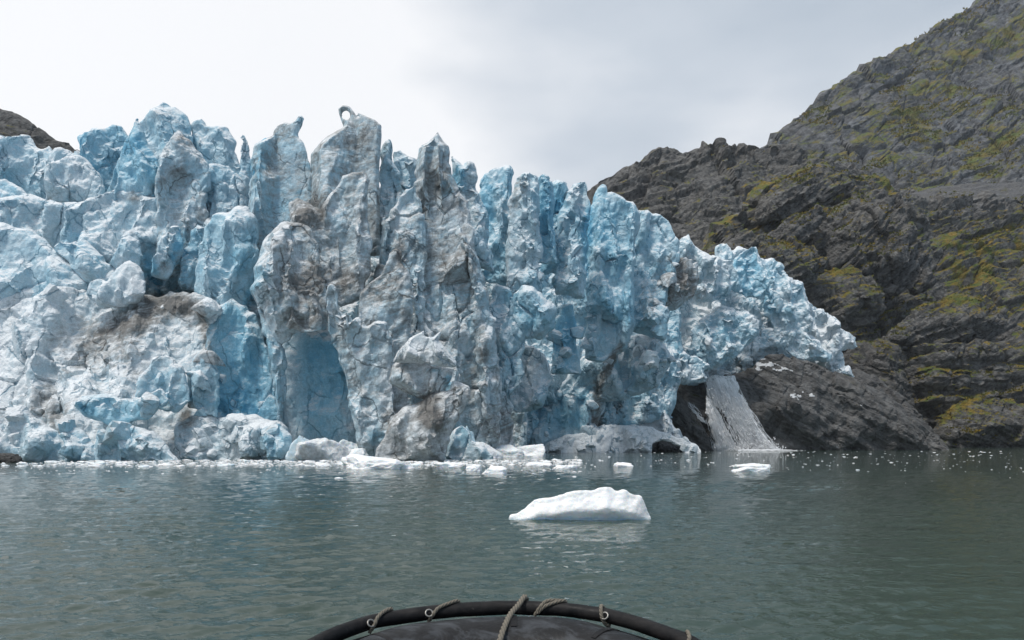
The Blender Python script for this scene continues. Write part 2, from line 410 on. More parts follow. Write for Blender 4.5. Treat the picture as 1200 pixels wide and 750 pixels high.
# ------------------------------------------------------------------ water
def water():
    rows = [-30, -12, -5, -2, 0, 1]
    y = 1.5
    while y < 70: rows.append(y); y *= 1.0075 if y > 4 else 1.02
    while y < 3000: rows.append(y); y *= 1.05
    rows = np.array(rows, np.float32)
    t = np.linspace(-1, 1, 320); t = np.sign(t) * np.abs(t) ** 1.0
    half = np.maximum(np.abs(rows) * 0.95, 6.0) + 2
    X = t[None, :] * half[:, None]; Yg = np.repeat(rows[:, None], len(t), 1)
    P = np.stack([X, Yg], -1).reshape(-1, 2)
    amp = 1 - sstep(25, 65, P[:, 1])
    z = np.zeros(len(P), np.float32)
    r2 = np.random.default_rng(3)
    wx = vnoise(np.stack([P[:, 0] * .35, P[:, 1] * .35, np.zeros(len(P))], 1)) * 1.6
    calm = 0.35 + 0.65 * sstep(-0.35, 0.45, vnoise(np.stack([P[:, 0] * .09 + 3, P[:, 1] * .09, np.zeros(len(P))], 1)) - P[:, 0] * 0.035)
    for k in range(19):
        lam = 0.10 * (1.13 ** k); a = 0.0085 * lam ** 0.6 * (0.6 + 0.8 * r2.random()); th = math.radians(100 + r2.normal() * 38)
        kx, ky = math.cos(th) * 2 * math.pi / lam, math.sin(th) * 2 * math.pi / lam
        ph = r2.random() * 6.28
        s = np.sin(P[:, 0] * kx + P[:, 1] * ky + ph + wx * (1.2 + 0.8 * math.sin(k)))
        z += a * (s + 0.25 * s * s) * sstep(0.0, 1.0, 14 * lam / np.maximum(P[:, 1] * 0.075, .05) * 0.3).astype(np.float32)
    z *= amp * calm
    V = np.concatenate([P, z[:, None]], 1)
    nr, nc = len(rows), len(t); g = np.arange(nr * nc).reshape(nr, nc)
    Q = np.stack([g[:-1, :-1], g[:-1, 1:], g[1:, 1:], g[1:, :-1]], -1).reshape(-1, 4)
    m, tr, b = new_mat('fjord_water'); n = NT(tr); p = n.pos()
    b.inputs['Base Color'].default_value = (0.040, 0.066, 0.058, 1); b.inputs['Roughness'].default_value = 0.025
    b.inputs['IOR'].default_value = 1.33
    n.put(b.inputs['Base Color'], n.mix(n.noise(p, 0.06, 3), (0.036, 0.058, 0.050, 1), (0.052, 0.078, 0.064, 1)))
    h1 = n.noise(n.map(p, (0.9, 1.5, 1), (0, 0, 0.12)), 4.5, 4, 0.55, 0.4)
    h2 = n.noise(n.map(p, (0.6, 1.3, 1), (0, 0, -0.2)), 0.7, 3, 0.5, 0.3)
    h = n.math('ADD', n.math('MULTIPLY', h1, 0.35), n.math('MULTIPLY', h2, 1.0))
    gust = n.rng(n.noise(p, 0.05, 3), 0.35, 0.65, 0.45, 1.0)
    n.put(b.inputs['Normal'], n.bump(n.math('MULTIPLY', h, gust), 0.6, 0.18))
    tag(mesh('water', V, Q, m, smooth=True), kind='structure')
water()

# ------------------------------------------------------------------ rock: shaping of strata ledges
def rock_detail(V, Q, amp=1.0, dip=(-0.50, 0.15), bed=4.0, seed=0.0, fine=1.0):
    """break a body into tilted beds, ledges and joints, along its normals"""
    nrm = vnormals(V, Q)
    q = V[:, 2] + dip[0] * V[:, 0] + dip[1] * V[:, 1]
    wv = fbm(V * 0.035 + seed, 3) * bed * 1.6
    s = 0
    for k, (b, a) in enumerate(((bed * 1.9, 0.30), (bed * .8, 0.26), (bed * 0.3, 0.12 * fine))):
        ph = (q + wv + 3.1 * k) / b; fr = ph - np.floor(ph)
        lv = TB[(np.floor(ph).astype(np.int64) * 131 + k * 977) % len(TB)]
        saw = np.where(fr < 0.78, fr / 0.78, (1 - fr) / 0.22)
        s = s + a * b * (saw - 0.5 + 0.45 * lv) * (0.4 + 0.6 * sstep(-0.5, 0.5, vnoise(V * (0.5 / b) + k * 5 + seed)))
    j = ridged(V * np.array([0.10, 0.10, 0.05], np.float32) * (4 / bed) + seed, 3)
    th = math.atan(-dip[0]); c, s_ = math.cos(th), math.sin(th)
    A = np.stack([(V[:, 0] * c + V[:, 2] * s_) * .20, V[:, 1] * .45, -V[:, 0] * s_ + V[:, 2] * c], 1)
    A = A + (fbm(V * (.22 / bed) + seed, 2) * bed * .5)[:, None]
    w1, w2, pl = worley(A / (bed * .75) + seed)
    v1, v2, pv = worley(V * np.array([1, 1, .6], np.float32) / (bed * 2.2) + seed)
    s = s + bed * 0.15 * fbm(V * (1.1 / bed) + seed, 5, 0.55) + bed * 0.16 * j + bed * 0.26 * pl + bed * .55 * pv - bed * 0.2 * (1 - sstep(0.0, 0.09, v2 - v1))
    s = s + bed * 0.36 * ridged(A * (.9 / bed) + seed, 4, .55)
    return V + nrm * (s * amp)[:, None].astype(np.float32)
def interp_line(pts, x):
    pts = np.array(pts, np.float32); return np.interp(x, pts[:, 0], pts[:, 1])
GEO = {}
def hillside(name, ridge, foot, y_foot, y_top, mat, moss, bed, amp, dip=(-0.5, 0.15), step=1.7, curve=1.0, seed=0.0, wet=0.0, mossb=(), back=60.0):
    """a slope between a foot line and a ridge line that goes on over the crest and down the far side"""
    x0, x1 = ridge[0][0], ridge[-1][0]
    xs = np.arange(x0, x1, step); top = interp_line(ridge, xs); bot = interp_line(foot, xs)
    nt_ = int(np.max(bot - top) / step); tt = np.linspace(0, 1, nt_)
    py = bot[None, :] + (top - bot)[None, :] * tt[:, None]
    px = np.repeat(xs[None, :], nt_, 0)
    yf = interp_line(y_foot, xs); yt = interp_line(y_top, xs)
    Yd = yf[None, :] + (yt - yf)[None, :] * (tt[:, None] ** curve)
    X = (px - 600) / F * Yd; Z = H + (HZ - py) / F * Yd
    P = np.stack([X, Yd, Z], -1)
    nb = 14                                                  # far side of the crest
    bk = np.stack([np.stack([X[-1] * (1 + 0.0 * k), Yd[-1] + back * (k / nb), Z[-1] - back * 1.0 * (k / nb) ** 1.6], -1) for k in range(1, nb + 1)])
    P = np.concatenate([P, bk]); nr, nc = P.shape[:2]
    V = P.reshape(-1, 3).astype(np.float32); g = np.arange(nr * nc).reshape(nr, nc)
    Q = np.stack([g[:-1, :-1], g[:-1, 1:], g[1:, 1:], g[1:, :-1]], -1).reshape(-1, 4)
    V0 = V; V = rock_detail(V, Q, amp, dip, bed, seed)
    a = {'moss': moss + blobs(V, mossb), 'wet': np.full(len(V), wet)}
    o = mesh(name, V, Q, mat, smooth=False, attrs=a); GEO[o.name] = (V, Q); return tag(o, kind='structure')

# high slope on the right, far behind
hillside('mountain', [(840, 240), (880, 190), (905, 165), (916, 159), (930, 141), (945, 128), (962, 114), (985, 100), (1000, 86), (1018, 76), (1032, 68), (1045, 65), (1060, 55), (1082, 44), (1100, 30), (1125, 18), (1150, 0), (1200, -45), (1300, -110), (1480, -170)],
         [(840, 300), (1000, 300), (1480, 300)], [(840, 520), (1480, 420)], [(840, 600), (1480, 900)], ROCK_FAR, 0.50, 15.0, 0.6, (-0.62, 0.2), 1.9, 1.0, 3.0,
         mossb=[(1140, 60, 110, 14, -33, .5), (1160, 175, 60, 10, -33, .75), (1040, 150, 60, 22, -35, .3), (1120, 100, 120, 10, -33, .3)], back=160)
# dark ridge behind the ice
hillside('ridge', [(640, 262), (690, 222), (700, 211), (712, 206), (730, 200), (747, 192), (763, 180), (775, 175), (790, 177), (806, 181), (816, 177), (830, 168), (846, 166), (856, 172), (863, 177), (876, 170), (890, 171), (905, 167), (930, 172), (960, 186), (1000, 200), (1060, 225), (1120, 245)],
         [(640, 340), (800, 350), (1120, 330)], [(640, 330), (1120, 330)], [(640, 390), (1120, 430)], ROCK, 0.22, 9.0, 0.75, (-0.35, 0.1), 1.8, 1.0, 11.0, back=80)
# near cliffs with mossy ledges, down to the water
hillside('hillside', [(770, 330), (800, 318), (820, 300), (832, 276), (852, 262), (880, 236), (905, 214), (930, 202), (955, 197), (985, 203), (1012, 206), (1035, 212), (1060, 228), (1085, 236), (1120, 238), (1200, 232), (1300, 215), (1420, 200)],
         [(770, 520), (900, 535), (1100, 530), (1420, 526)], [(770, 230), (1000, 235), (1100, 240), (1420, 210)], [(770, 270), (1000, 330), (1420, 380)], ROCK, 0.58, 7.5, 0.8, (-0.30, 0.15), 1.7, 0.9, 5.0,
         mossb=[(1150, 300, 70, 40, -10, .45), (1060, 310, 60, 60, 0, -.2), (1150, 235, 90, 14, 0, -.7), (1130, 440, 90, 40, 0, -.2)], back=50)
GRAV = rock_material('scree_gravel', (0.085, 0.085, 0.088, 1), (0.16, 0.16, 0.165, 1), (0.09, 0.10, 0.03, 1), (0.12, 0.10, 0.03, 1), 2.2, bumpd=.5)
hillside('scree', [(1030, 240), (1060, 228), (1090, 220), (1140, 214), (1200, 214), (1300, 205), (1420, 195)], [(1030, 270), (1420, 270)], [(1030, 385), (1420, 395)], [(1030, 415), (1420, 450)], GRAV, 0.05, 3.0, 0.22, (-0.3, .15), 1.6, 1.0, 8.0, back=30)
# shoulder of rock on the far left
hillside('ridge', [(-120, 95), (-60, 112), (0, 134), (20, 141), (32, 147), (48, 158), (58, 166), (70, 170), (80, 176), (92, 184), (140, 215)],
         [(-120, 260), (140, 260)], [(-120, 230), (140, 230)], [(-120, 260), (140, 260)], ROCK, 0.1, 6.0, 0.6, (0.35, 0.1), 1.5, 1.0, 21.0, back=40)

ROCKS = {}
def rock_body(name, label, poly, Y, T, moss, wet=0.0, mat=None, bed=3.2, amp=0.8, dip=(-0.30, 0.15), slope=0, lean=0.3, seed=0, mossb=(), cat='rock', roof=1.0, kind=None, fine=1.0):
    V, Q = solid(poly, Y, T, slope=slope, lean=lean, roof=roof, rag=1.2, seed=seed, warp=1.2, edge=0.5, pxv=3.5)
    V = rock_detail(V, Q, amp, dip, bed, seed * 1.3, fine)
    a = {'moss': moss + blobs(V, mossb), 'wet': np.full(len(V), wet)}
    ROCKS[name + str(seed)] = (V, Q); gv = (V, Q)
    base = np.array([V[:, 0].mean(), V[:, 1].mean(), V[:, 2].min()])
    o = mesh(name, V, Q, mat or ROCK, attrs=a, org=base)
    GEO[o.name] = gv
    return tag(o, label, cat, kind=kind)
rock_body('rock_outcrop', 'broad grey domed outcrop with vertical cracks below the scree', [(955, 285), (962, 258), (985, 236), (1010, 226), (1040, 222), (1066, 238), (1086, 262), (1092, 300), (1088, 335), (1040, 345), (1000, 340), (965, 320)], 272, 16, 0.25, seed=1, bed=4.5, dip=(-0.9, .1))
rock_body('rock_outcrop', 'dark outcrop with ochre moss along its top, just above the right end of the ice', [(925, 345), (945, 326), (962, 318), (988, 312), (1008, 317), (1022, 330), (1034, 346), (1030, 372), (985, 392), (950, 380)], 252, 10, 0.40, seed=2, bed=3.4, mossb=[(985, 316, 50, 8, 0, .6)])
rock_body('rock_outcrop', 'pale layered outcrop with a sloping yellowish top above the tall cliff', [(1035, 402), (1055, 378), (1085, 357), (1120, 347), (1152, 351), (1178, 364), (1192, 384), (1190, 400), (1100, 405)], 246, 11, 0.40, seed=3, bed=2.4, dip=(-.5, .1), mossb=[(1120, 352, 40, 8, -8, .4)])
rock_body('rock_cliff', 'tall dark cliff split by vertical cracks, ochre moss on its ledges', [(1055, 420), (1068, 402), (1090, 392), (1140, 387), (1200, 391), (1330, 396), (1330, 530), (1080, 530), (1066, 490), (1057, 450)], 242, 9, 0.34, seed=4, bed=5.0, dip=(-.05, .1), mossb=[(1110, 433, 40, 8, 0, .5), (1170, 390, 60, 6, 3, .4)], cat='cliff', lean=.2)
rock_body('rock_outcrop', 'rounded whaleback rock at the water with an orange moss crest', [(1086, 530), (1090, 508), (1104, 487), (1126, 473), (1150, 466), (1180, 468), (1215, 478), (1330, 500), (1330, 530)], 226, 12, 0.30, seed=5, bed=2.6, dip=(.35, .1), mossb=[(1120, 480, 36, 9, -32, .8), (1165, 467, 45, 8, 6, .8), (1190, 482, 40, 6, 20, .4)])
rock_body('rock_outcrop', 'pale tilted rock slab on the slope above the ice rubble', [(885, 292), (905, 270), (925, 252), (955, 246), (968, 254), (950, 276), (928, 288), (905, 298)], 268, 7, 0.2, seed=6, bed=2.2, dip=(-.7, .1))
rock_body('rock_outcrop', 'jumbled crag with mossy steps below the high mountain slope', [(880, 262), (888, 240), (910, 217), (940, 203), (965, 199), (990, 207), (1010, 224), (985, 238), (950, 248), (915, 260)], 290, 9, 0.42, seed=7, bed=2.8, dip=(-.6, .1))
rock_body('rock_outcrop', 'narrow dark rock rib beside the shaded gully', [(985, 415), (1000, 402), (1030, 398), (1048, 412), (1058, 440), (1064, 470), (1082, 500), (1100, 530), (1040, 530), (1005, 470)], 232, 9, 0.25, wet=.25, seed=8, bed=4.0, dip=(.5, .1), mossb=[(1030, 402, 30, 8, 10, .5)])
rock_body('rock_outcrop', 'low mossy knoll between the ice and the domed outcrop', [(815, 318), (835, 292), (862, 272), (890, 276), (920, 284), (950, 290), (968, 305), (955, 330), (900, 345), (840, 345)], 246, 9, 0.55, seed=9, bed=2.8, dip=(-.4, .1))
# polished slab under the ice
slab = rock_body('rock_slab', 'smooth dark ice-polished rock slab running down to the water beside the waterfall',
                 [(765, 532), (768, 500), (770, 478), (778, 462), (800, 448), (840, 442), (872, 434), (898, 416), (930, 419), (962, 428), (1000, 442), (1032, 458), (1052, 472), (1072, 488), (1092, 507), (1112, 530), (1112, 536), (765, 536)],
                 161, 6.5, 0.0, wet=0.05, mat=SLAB, bed=2.2, amp=0.42, dip=(0.55, 0.1), lean=.04, seed=12, roof=0.8, cat='rock', fine=.6)
rock_body('rock_slab', 'second dark rock slab sloping behind the polished one, bare of moss', [(900, 425), (950, 420), (990, 428), (1020, 440), (1050, 462), (1078, 488), (1100, 512), (1115, 536), (1060, 536), (1000, 480), (940, 445)], 186, 9, 0.0, wet=0.3, mat=SLAB, bed=3.0, amp=0.5, dip=(0.55, 0.1), lean=.4, seed=13)
rock_body('rock_slab', 'wet black rock rib between the ice shelf and the waterfall', [(770, 470), (780, 458), (794, 462), (808, 480), (824, 496), (834, 515), (838, 536), (812, 536), (796, 514), (780, 492)], 151, 3.5, 0.0, wet=0.2, mat=SLAB, bed=2.2, amp=0.45, dip=(.8, .1), lean=.3, seed=14)

# ------------------------------------------------------------------ low shrubs and moss tufts on the ledges
def tufts(n):
    r_ = np.random.default_rng(12); P = []; Nn = []
    for o in bpy.data.objects:
        if o.type != 'MESH' or o.data.name.split('.')[0] not in ('hillside', 'rock_outcrop', 'rock_cliff', 'mountain'): continue
        V, Q = GEO[o.name]; nn = vnormals(V, Q); X, Yp = to_px(V)
        w_ = sstep(.30, .75, nn[:, 2]) * sstep(-.05, .35, fbm(V * (.05 if o.name != 'mountain' else .025) + 5, 4)) * (nn[:, 1] < .3) * (Yp < 524) * (Yp > -20) * (X < 1260)
        c = np.where(w_ > r_.random(len(V)))[0]; P.append(V[c]); Nn.append(nn[c])
    P = np.concatenate(P); ix = r_.permutation(len(P))[:n]; P = P[ix]; m = len(P)
    s_ = (P[:, 1] / 250 * r_.uniform(.35, 1.1, m)).astype(np.float32); nb = 6
    a = r_.uniform(0, 6.28, (m, nb)); t = r_.uniform(.3, 1.0, (m, nb)); hgt = r_.uniform(.35, 1.0, (m, nb))
    c0 = P[:, None, :] + np.stack([np.cos(a) * t * .7, np.sin(a) * t * .7, np.zeros_like(a) - .12], -1) * s_[:, None, None]
    side = np.stack([-np.sin(a * 2.3), np.cos(a * 2.3), np.zeros_like(a)], -1) * s_[:, None, None] * .34
    tip = c0 + np.stack([np.cos(a) * .3, np.sin(a) * .3, hgt * .75], -1) * s_[:, None, None]
    V = np.stack([c0 - side, c0 + side, tip + side * .5, tip - side * .5], 2).reshape(-1, 3)
    Q = np.arange(len(V)).reshape(-1, 4)
    mt, t_, b_ = new_mat('moss_tuft'); q = NT(t_); p = q.pos()
    c = q.mix(q.rng(q.noise(p, .06, 5, .65), .38, .62), (.10, .125, .018, 1), (.30, .19, .02, 1)); c = q.mix(q.rng(q.noise(p, 1.2, 3), .35, .65), c, (.06, .075, .015, 1))
    q.put(b_.inputs['Base Color'], c); b_.inputs['Roughness'].default_value = .85
    tag(mesh('shrubs', V, Q, mt), 'ochre and green moss tufts and low shrubs on the rock ledges', 'shrubs', kind='stuff')
tufts(11000)

# ------------------------------------------------------------------ glacier
DIRT = [(200, 352, 46, 18, 0, .55), (160, 372, 60, 24, -18, .6), (225, 365, 34, 18, 10, .6), (130, 405, 60, 26, -25, .5), (90, 400, 40, 30, -10, .25), (55, 468, 26, 30, 30, .5), (70, 490, 20, 22, 40, .4), (240, 395, 10, 36, 0, .6), (170, 430, 30, 20, 0, .25),
        (215, 495, 12, 26, 15, .9), (245, 500, 24, 8, 5, .3), (345, 300, 26, 60, 0, .15), (360, 330, 34, 22, 10, .5), (358, 368, 24, 22, 0, .35), (365, 250, 24, 26, 0, .45), (405, 330, 14, 20, 0, .45), (440, 330, 26, 30, -30, .35), (470, 300, 12, 18, 0, .5),
        (420, 175, 40, 40, 0, .20), (512, 205, 20, 24, 0, .3), (510, 480, 16, 34, -25, .55), (460, 486, 12, 24, 20, .25), (553, 320, 7, 44, -4, .3), (530, 300, 30, 40, 0, .12), (590, 500, 22, 34, 0, .45), (560, 420, 10, 50, 0, .3),
        (722, 415, 8, 22, 35, .8), (708, 440, 9, 30, 30, .85), (700, 480, 11, 32, 12, .95), (690, 500, 20, 8, -30, .5), (790, 330, 38, 32, 0, .55), (760, 360, 16, 20, 10, .5), (825, 345, 14, 10, 0, .4), (780, 455, 40, 8, -5, .35), (860, 430, 40, 10, -15, .45), (900, 395, 30, 12, 10, .2),
        (200, 212, 26, 16, 10, .35), (155, 235, 10, 12, -40, .6), (212, 165, 12, 22, 0, .4), (320, 190, 22, 40, 0, .22), (262, 300, 10, 8, 0, .0), (195, 316, 12, 7, 0, .6), (215, 310, 8, 20, -10, .5), (795, 300, 30, 10, 0, .35), (610, 215, 12, 24, 0, .25)]
BLUE = [(375, 455, 44, 66, 0, 0.41), (370, 405, 20, 20, 0, 0.17), (300, 330, 10, 40, 25, 0.44), (285, 300, 20, 30, 0, 0.17), (290, 440, 40, 60, 0, 0.19), (160, 205, 26, 18, 0, 0.19), (155, 170, 14, 10, 0, 0.22), (305, 190, 12, 28, 10, 0.25), (10, 215, 12, 20, -20, 0.22), (0, 190, 30, 20, 0, 0.06),
        (100, 300, 40, 22, 30, 0.08), (177, 320, 10, 30, 0, 0.44), (212, 290, 8, 30, 8, 0.44), (130, 480, 70, 30, 0, 0.14), (85, 525, 20, 16, 0, 0.17), (115, 508, 14, 8, 0, 0.22), (150, 510, 40, 20, 0, 0.11), (270, 480, 60, 12, 10, 0.17), (325, 510, 16, 16, 0, 0.14),
        (665, 480, 46, 32, -15, 0.25), (620, 350, 30, 40, 0, 0.14), (660, 390, 22, 40, 0, 0.14), (690, 270, 7, 60, 4, 0.47), (645, 235, 22, 26, 20, 0.28), (540, 205, 8, 18, 10, 0.39), (570, 240, 10, 50, -10, 0.22), (525, 215, 8, 20, 30, 0.44), (715, 290, 40, 60, 0, 0.07), (735, 350, 40, 30, 0, 0.11),
        (885, 320, 36, 30, 0, 0.17), (905, 355, 26, 14, 10, 0.17), (860, 390, 30, 14, 10, 0.11), (845, 345, 14, 10, 0, 0.22), (830, 420, 40, 16, 0, 0.14), (525, 450, 8, 8, 0, 0.44), (508, 432, 8, 5, 0, 0.44), (440, 510, 12, 12, 0, 0.22), (440, 430, 8, 40, 0, 0.17), (545, 512, 12, 16, 0, 0.25)]
glacier = empty('glacier', (0, 100, 0))
tag(glacier, 'blue and grey tidewater glacier front broken into crevassed ice towers', 'glacier')
FRONT = []     # visible points for ice blocks to sit on
def ice_detail(V, Q, k, seed=0.0, smooth=0.0, fine=0.0):
    nrm = vnormals(V, Q); s = 1 - 0.75 * smooth
    Wp = V + (0.5 * fbm(V * .3 + seed, 2))[:, None]
    tl = np.array([[1, 0, .22], [0, 1, .1], [-.22, 0, 1]], np.float32)          # joints lean
    P1 = pyr((Wp @ tl) * np.array([.22, .22, .13], np.float32) + seed * .37)
    P2 = pyr((Wp @ tl) * np.array([.60, .60, .40], np.float32) + seed * .53)
    P3 = pyr(Wp * np.array([1.5, 1.5, 1.1], np.float32) + seed * .71)
    r = ridged(V * np.array([.5, .5, .36], np.float32) + seed, 4, .52)
    dd = s * (1.25 * P1 + (.50 + .3 * fine) * P2 + (.18 + .16 * fine) * P3) + .07 * r
    a1, a2, _ = worley((Wp @ tl) * np.array([.26, .26, .10], np.float32) + seed * .37)
    dd -= s * 0.8 * (1 - sstep(0.0, .06, a2 - a1)) * sstep(.1, .4, vnoise(V * .11 + 40))    # open fissures
    dd += 0.05 * fbm(V * 1.7 + seed, 3)
    return V + nrm * (dd * k)[:, None].astype(np.float32)
def serac(poly, Y, T, dirt=0.25, blue=0.3, lean=0.12, slope=0.0, roof=1.3, rag=1.0, holes=(), det=1.0, smooth=0.0, edge=.25, name='serac', label=None, keep=True, warp=.6, pxv=3.2, shard=0.0, jag=1.0, fine=0.45):
    sd = len(glacier.children) * 1.37 + 1
    if jag > 0:                                              # broken, not ruled, edges
        rj = np.random.default_rng(int(sd * 10)); pj = []
        for (ax, ay), (bx, by) in zip(poly, poly[1:] + poly[:1]):
            L_ = math.hypot(bx - ax, by - ay); m = max(1, int(L_ / 5.5)); nx, ny = (by - ay) / (L_ + 1e-6), -(bx - ax) / (L_ + 1e-6)
            for k in range(m):
                o_ = 0 if k == 0 else rj.normal() * 1.2 * jag * min(1, L_ / 15); t_ = (k + (0 if k == 0 else rj.uniform(-.3, .3))) / m
                pj.append((ax + (bx - ax) * t_ + nx * o_, ay + (by - ay) * t_ + ny * o_))
        poly = pj
    V, Q = solid(poly, Y, T, slope=slope, lean=lean, roof=roof, rag=rag * (Y / 95) * .6, holes=holes, seed=sd, edge=edge, warp=warp, facets=(0.0 if name == 'hollow_wall' else 1.0), pxv=pxv, shard=shard)
    X_, Y_ = to_px(V); ins = -poly_sdf(X_, Y_, poly)         # keep the traced crest lines crisp
    V = ice_detail(V, Q, det * .85 * (Y / 95) ** .5 * (.38 + .62 * sstep(0, 8, ins)), sd, smooth, fine)
    a = {'dirt': np.clip(dirt - .24 + blobs(V, DIRT) + blobs(V, [(430, 330, 170, 220, 0, .14)]), -.4, 1.4), 'blue': np.clip(blue + blobs(V, BLUE), -.3, 1.3)}
    base = np.array([V[:, 0].mean(), V[:, 1].mean(), V[:, 2].min()], np.float32)
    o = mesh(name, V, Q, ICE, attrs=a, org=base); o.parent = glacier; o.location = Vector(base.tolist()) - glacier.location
    if label: o['label'] = label
    if keep:
        nn = vnormals(V, Q); ok = (nn[:, 1] < -.15) & (nn[:, 2] > -.1) & (V[:, 2] > .4)
        FRONT.append((V[ok], nn[ok], a['dirt'][ok], a['blue'][ok]))
    return o
# --- body behind the towers
serac([(-110, 235), (0, 225), (90, 205), (150, 200), (300, 225), (420, 230), (520, 240), (620, 250), (620, 545), (-110, 545)], 112, 9, .35, .35, lean=.15, name='ice_body', rag=1.6, det=1.4, pxv=6)
serac([(540, 250), (600, 235), (640, 232), (690, 252), (760, 285), (800, 330), (800, 420), (790, 490), (700, 515), (560, 540)], 134, 9, .22, .45, lean=.2, slope=.35, name='ice_body', rag=1.6, det=1.3, pxv=5)
# --- upper left
serac([(-110, 165), (0, 159), (15, 160), (26, 156), (36, 158), (42, 172), (48, 175), (58, 169), (66, 180), (72, 174), (79, 174), (87, 182), (92, 176), (110, 190), (132, 215), (140, 300), (-110, 300)], 108, 6, .1, .35, label='pale blue crest of broken ice below the dark left ridge', pxv=2.5)
serac([(92, 160), (99, 158), (112, 151), (124, 151), (133, 144), (144, 146), (149, 156), (158, 175), (168, 210), (165, 240), (100, 245), (98, 195), (95, 172)], 107, 4, .05, .55, pxv=2.5)
serac([(148, 172), (157, 150), (165, 143), (178, 129), (192, 119), (206, 127), (219, 136), (225, 150), (228, 176), (240, 210), (252, 300), (120, 310), (126, 225), (138, 195)], 103, 6, .25, .5, roof=1.0, rag=.6, warp=.4, det=.7, pxv=1.9, label='tall pointed blue ice peak')
serac([(224, 145), (228, 139), (237, 139), (242, 148), (266, 149), (273, 160), (276, 176), (284, 200), (292, 270), (222, 270), (220, 190)], 105, 5, .22, .42, pxv=2.5)
serac([(133, 220), (136, 195), (145, 172), (152, 160), (158, 146), (160.5, 138), (166, 150), (174, 172), (186, 186), (188, 210), (172, 232), (132, 240)], 97, 3.5, .12, .58, roof=.9, label='smooth blue fin with a thin pointed tip', pxv=2.5)
serac([(184, 220), (190, 184), (200, 170), (206, 158), (211, 148), (219, 163), (234, 176), (246, 192), (247, 215), (242, 238), (246, 275), (240, 300), (186, 300)], 96, 4.5, .50, .3, pxv=2.5)
serac([(278, 245), (280, 190), (281, 162), (286, 157), (291, 163), (294, 180), (296, 230), (300, 270), (276, 270)], 102, 2.5, .15, .35, pxv=2.5)
serac([(224, 260), (226, 212), (248, 192), (270, 196), (286, 215), (292, 280), (230, 290)], 99, 4, .3, .4, pxv=2.5)
serac([(52, 240), (58, 200), (68, 190), (85, 184), (98, 184), (116, 202), (124, 220), (118, 240)], 101, 3.5, .25, .3, pxv=2.5)
serac([(-110, 235), (-20, 208), (8, 210), (30, 225), (55, 238), (60, 275), (-110, 290)], 99, 5, .05, .4)
serac([(-110, 290), (0, 236), (22, 228), (60, 234), (95, 240), (132, 224), (162, 222), (182, 230), (206, 232), (213, 252), (215, 310), (120, 330), (-110, 340)], 96, 5.5, .15, .32, rag=1.3)
serac([(-110, 262), (0, 261), (12, 262), (40, 268), (60, 288), (80, 308), (107, 332), (104, 350), (40, 356), (-110, 370)], 90, 5, .10, .42, roof=.8, smooth=.5, label='smooth grey-blue wedge slab sloping down to the right')
serac([(62, 292), (72, 280), (84, 281), (108, 285), (131, 310), (150, 322), (126, 340), (104, 332), (82, 312)], 90, 3, .12, .35)
serac([(126, 310), (140, 290), (142, 278), (154, 275), (164, 281), (166, 312), (150, 325)], 90, 2.5, .1, .3, smooth=.4)
serac([(105, 345), (108, 331), (118, 327), (128, 332), (140, 316), (153, 307), (163, 312), (169, 326), (167, 350), (148, 362), (118, 362)], 86, 3, .15, .28, smooth=.5, label='rounded banded ice lump')
serac([(176, 322), (180, 300), (188, 278), (202, 262), (213, 264), (214, 292), (205, 318), (196, 330)], 90, 3, .18, .35, smooth=.4)
serac([(212, 340), (214, 300), (222, 276), (232, 262), (244, 266), (250, 300), (246, 345)], 92, 3, .2, .5)
serac([(228, 340), (232, 300), (240, 264), (248, 252), (256, 248), (264, 250), (280, 241), (291, 243), (301, 258), (304, 300), (294, 346), (286, 380), (250, 380)], 88, 4, .14, .46, roof=.9, smooth=.4, label='broad smooth blue slab with a rounded top')
# --- hooked and ringed towers
serac([(290, 245), (294, 195), (297, 170), (306, 165), (320, 159), (325, 148), (333, 144), (341, 145), (347, 142), (350, 137), (352, 135), (355.5, 139), (353, 148), (349, 156), (350, 162), (357, 172), (360, 180), (365, 200), (366, 226), (370, 262), (360, 330), (296, 330), (290, 290)], 92, 4.5, .48, .38, roof=1.0, det=.4, edge=.16, warp=.1, rag=.5, pxv=1.9, smooth=.3, label='grey ice tower with a curled hook at its tip')
serac([(294, 240), (295, 190), (297, 170), (307, 165), (320, 160), (320, 190), (304, 215), (300, 240)], 94, 2.5, .08, .75, det=.5, smooth=.5)
serac([(362, 300), (362, 240), (363, 205), (364, 181), (371, 172), (384, 159), (395, 153), (402, 149), (399.5, 143), (396.5, 135), (395.5, 128), (401, 123), (409, 124.5), (415, 131), (419.5, 138.5), (421, 138.5), (418.5, 132), (426, 135), (440, 140), (448, 147), (447, 162), (445, 178), (444, 210), (446, 300)], 93, 5, .62, .30, holes=[[(402.5, 133), (406, 130), (409.5, 132), (409.5, 136), (406, 139), (403, 137)]], roof=1.0, det=.42, edge=.16, warp=.05, rag=.4, jag=.15, pxv=1.8, label='dirty grey ice tower topped by a small ice ring')
serac([(440, 270), (443, 195), (444, 176), (450, 168), (456, 164), (459, 171), (460, 190), (471, 204), (482, 235), (480, 290), (446, 290)], 96, 3, .32, .35)
serac([(458, 250), (460, 180), (468, 175), (475, 179), (489, 187), (491, 220), (490, 260)], 99, 3, .3, .4)
serac([(485, 300), (486, 222), (487, 192), (490, 174), (500, 167), (507, 161), (513, 154), (518, 163), (526, 171), (528.5, 180), (527, 190), (532, 208), (545, 232), (557, 272), (560, 330), (490, 340)], 91, 4.5, .62, .22, roof=1.1, det=.45, edge=.16, warp=.15, rag=.5, pxv=1.6, label='grey ice tower with a sharp cone on top')
serac([(530, 300), (530, 200), (527, 186), (530, 182), (537, 189), (543, 196), (548, 189), (556, 190), (560, 202), (563, 224), (572, 250), (580, 320)], 96, 3.5, .35, .35)
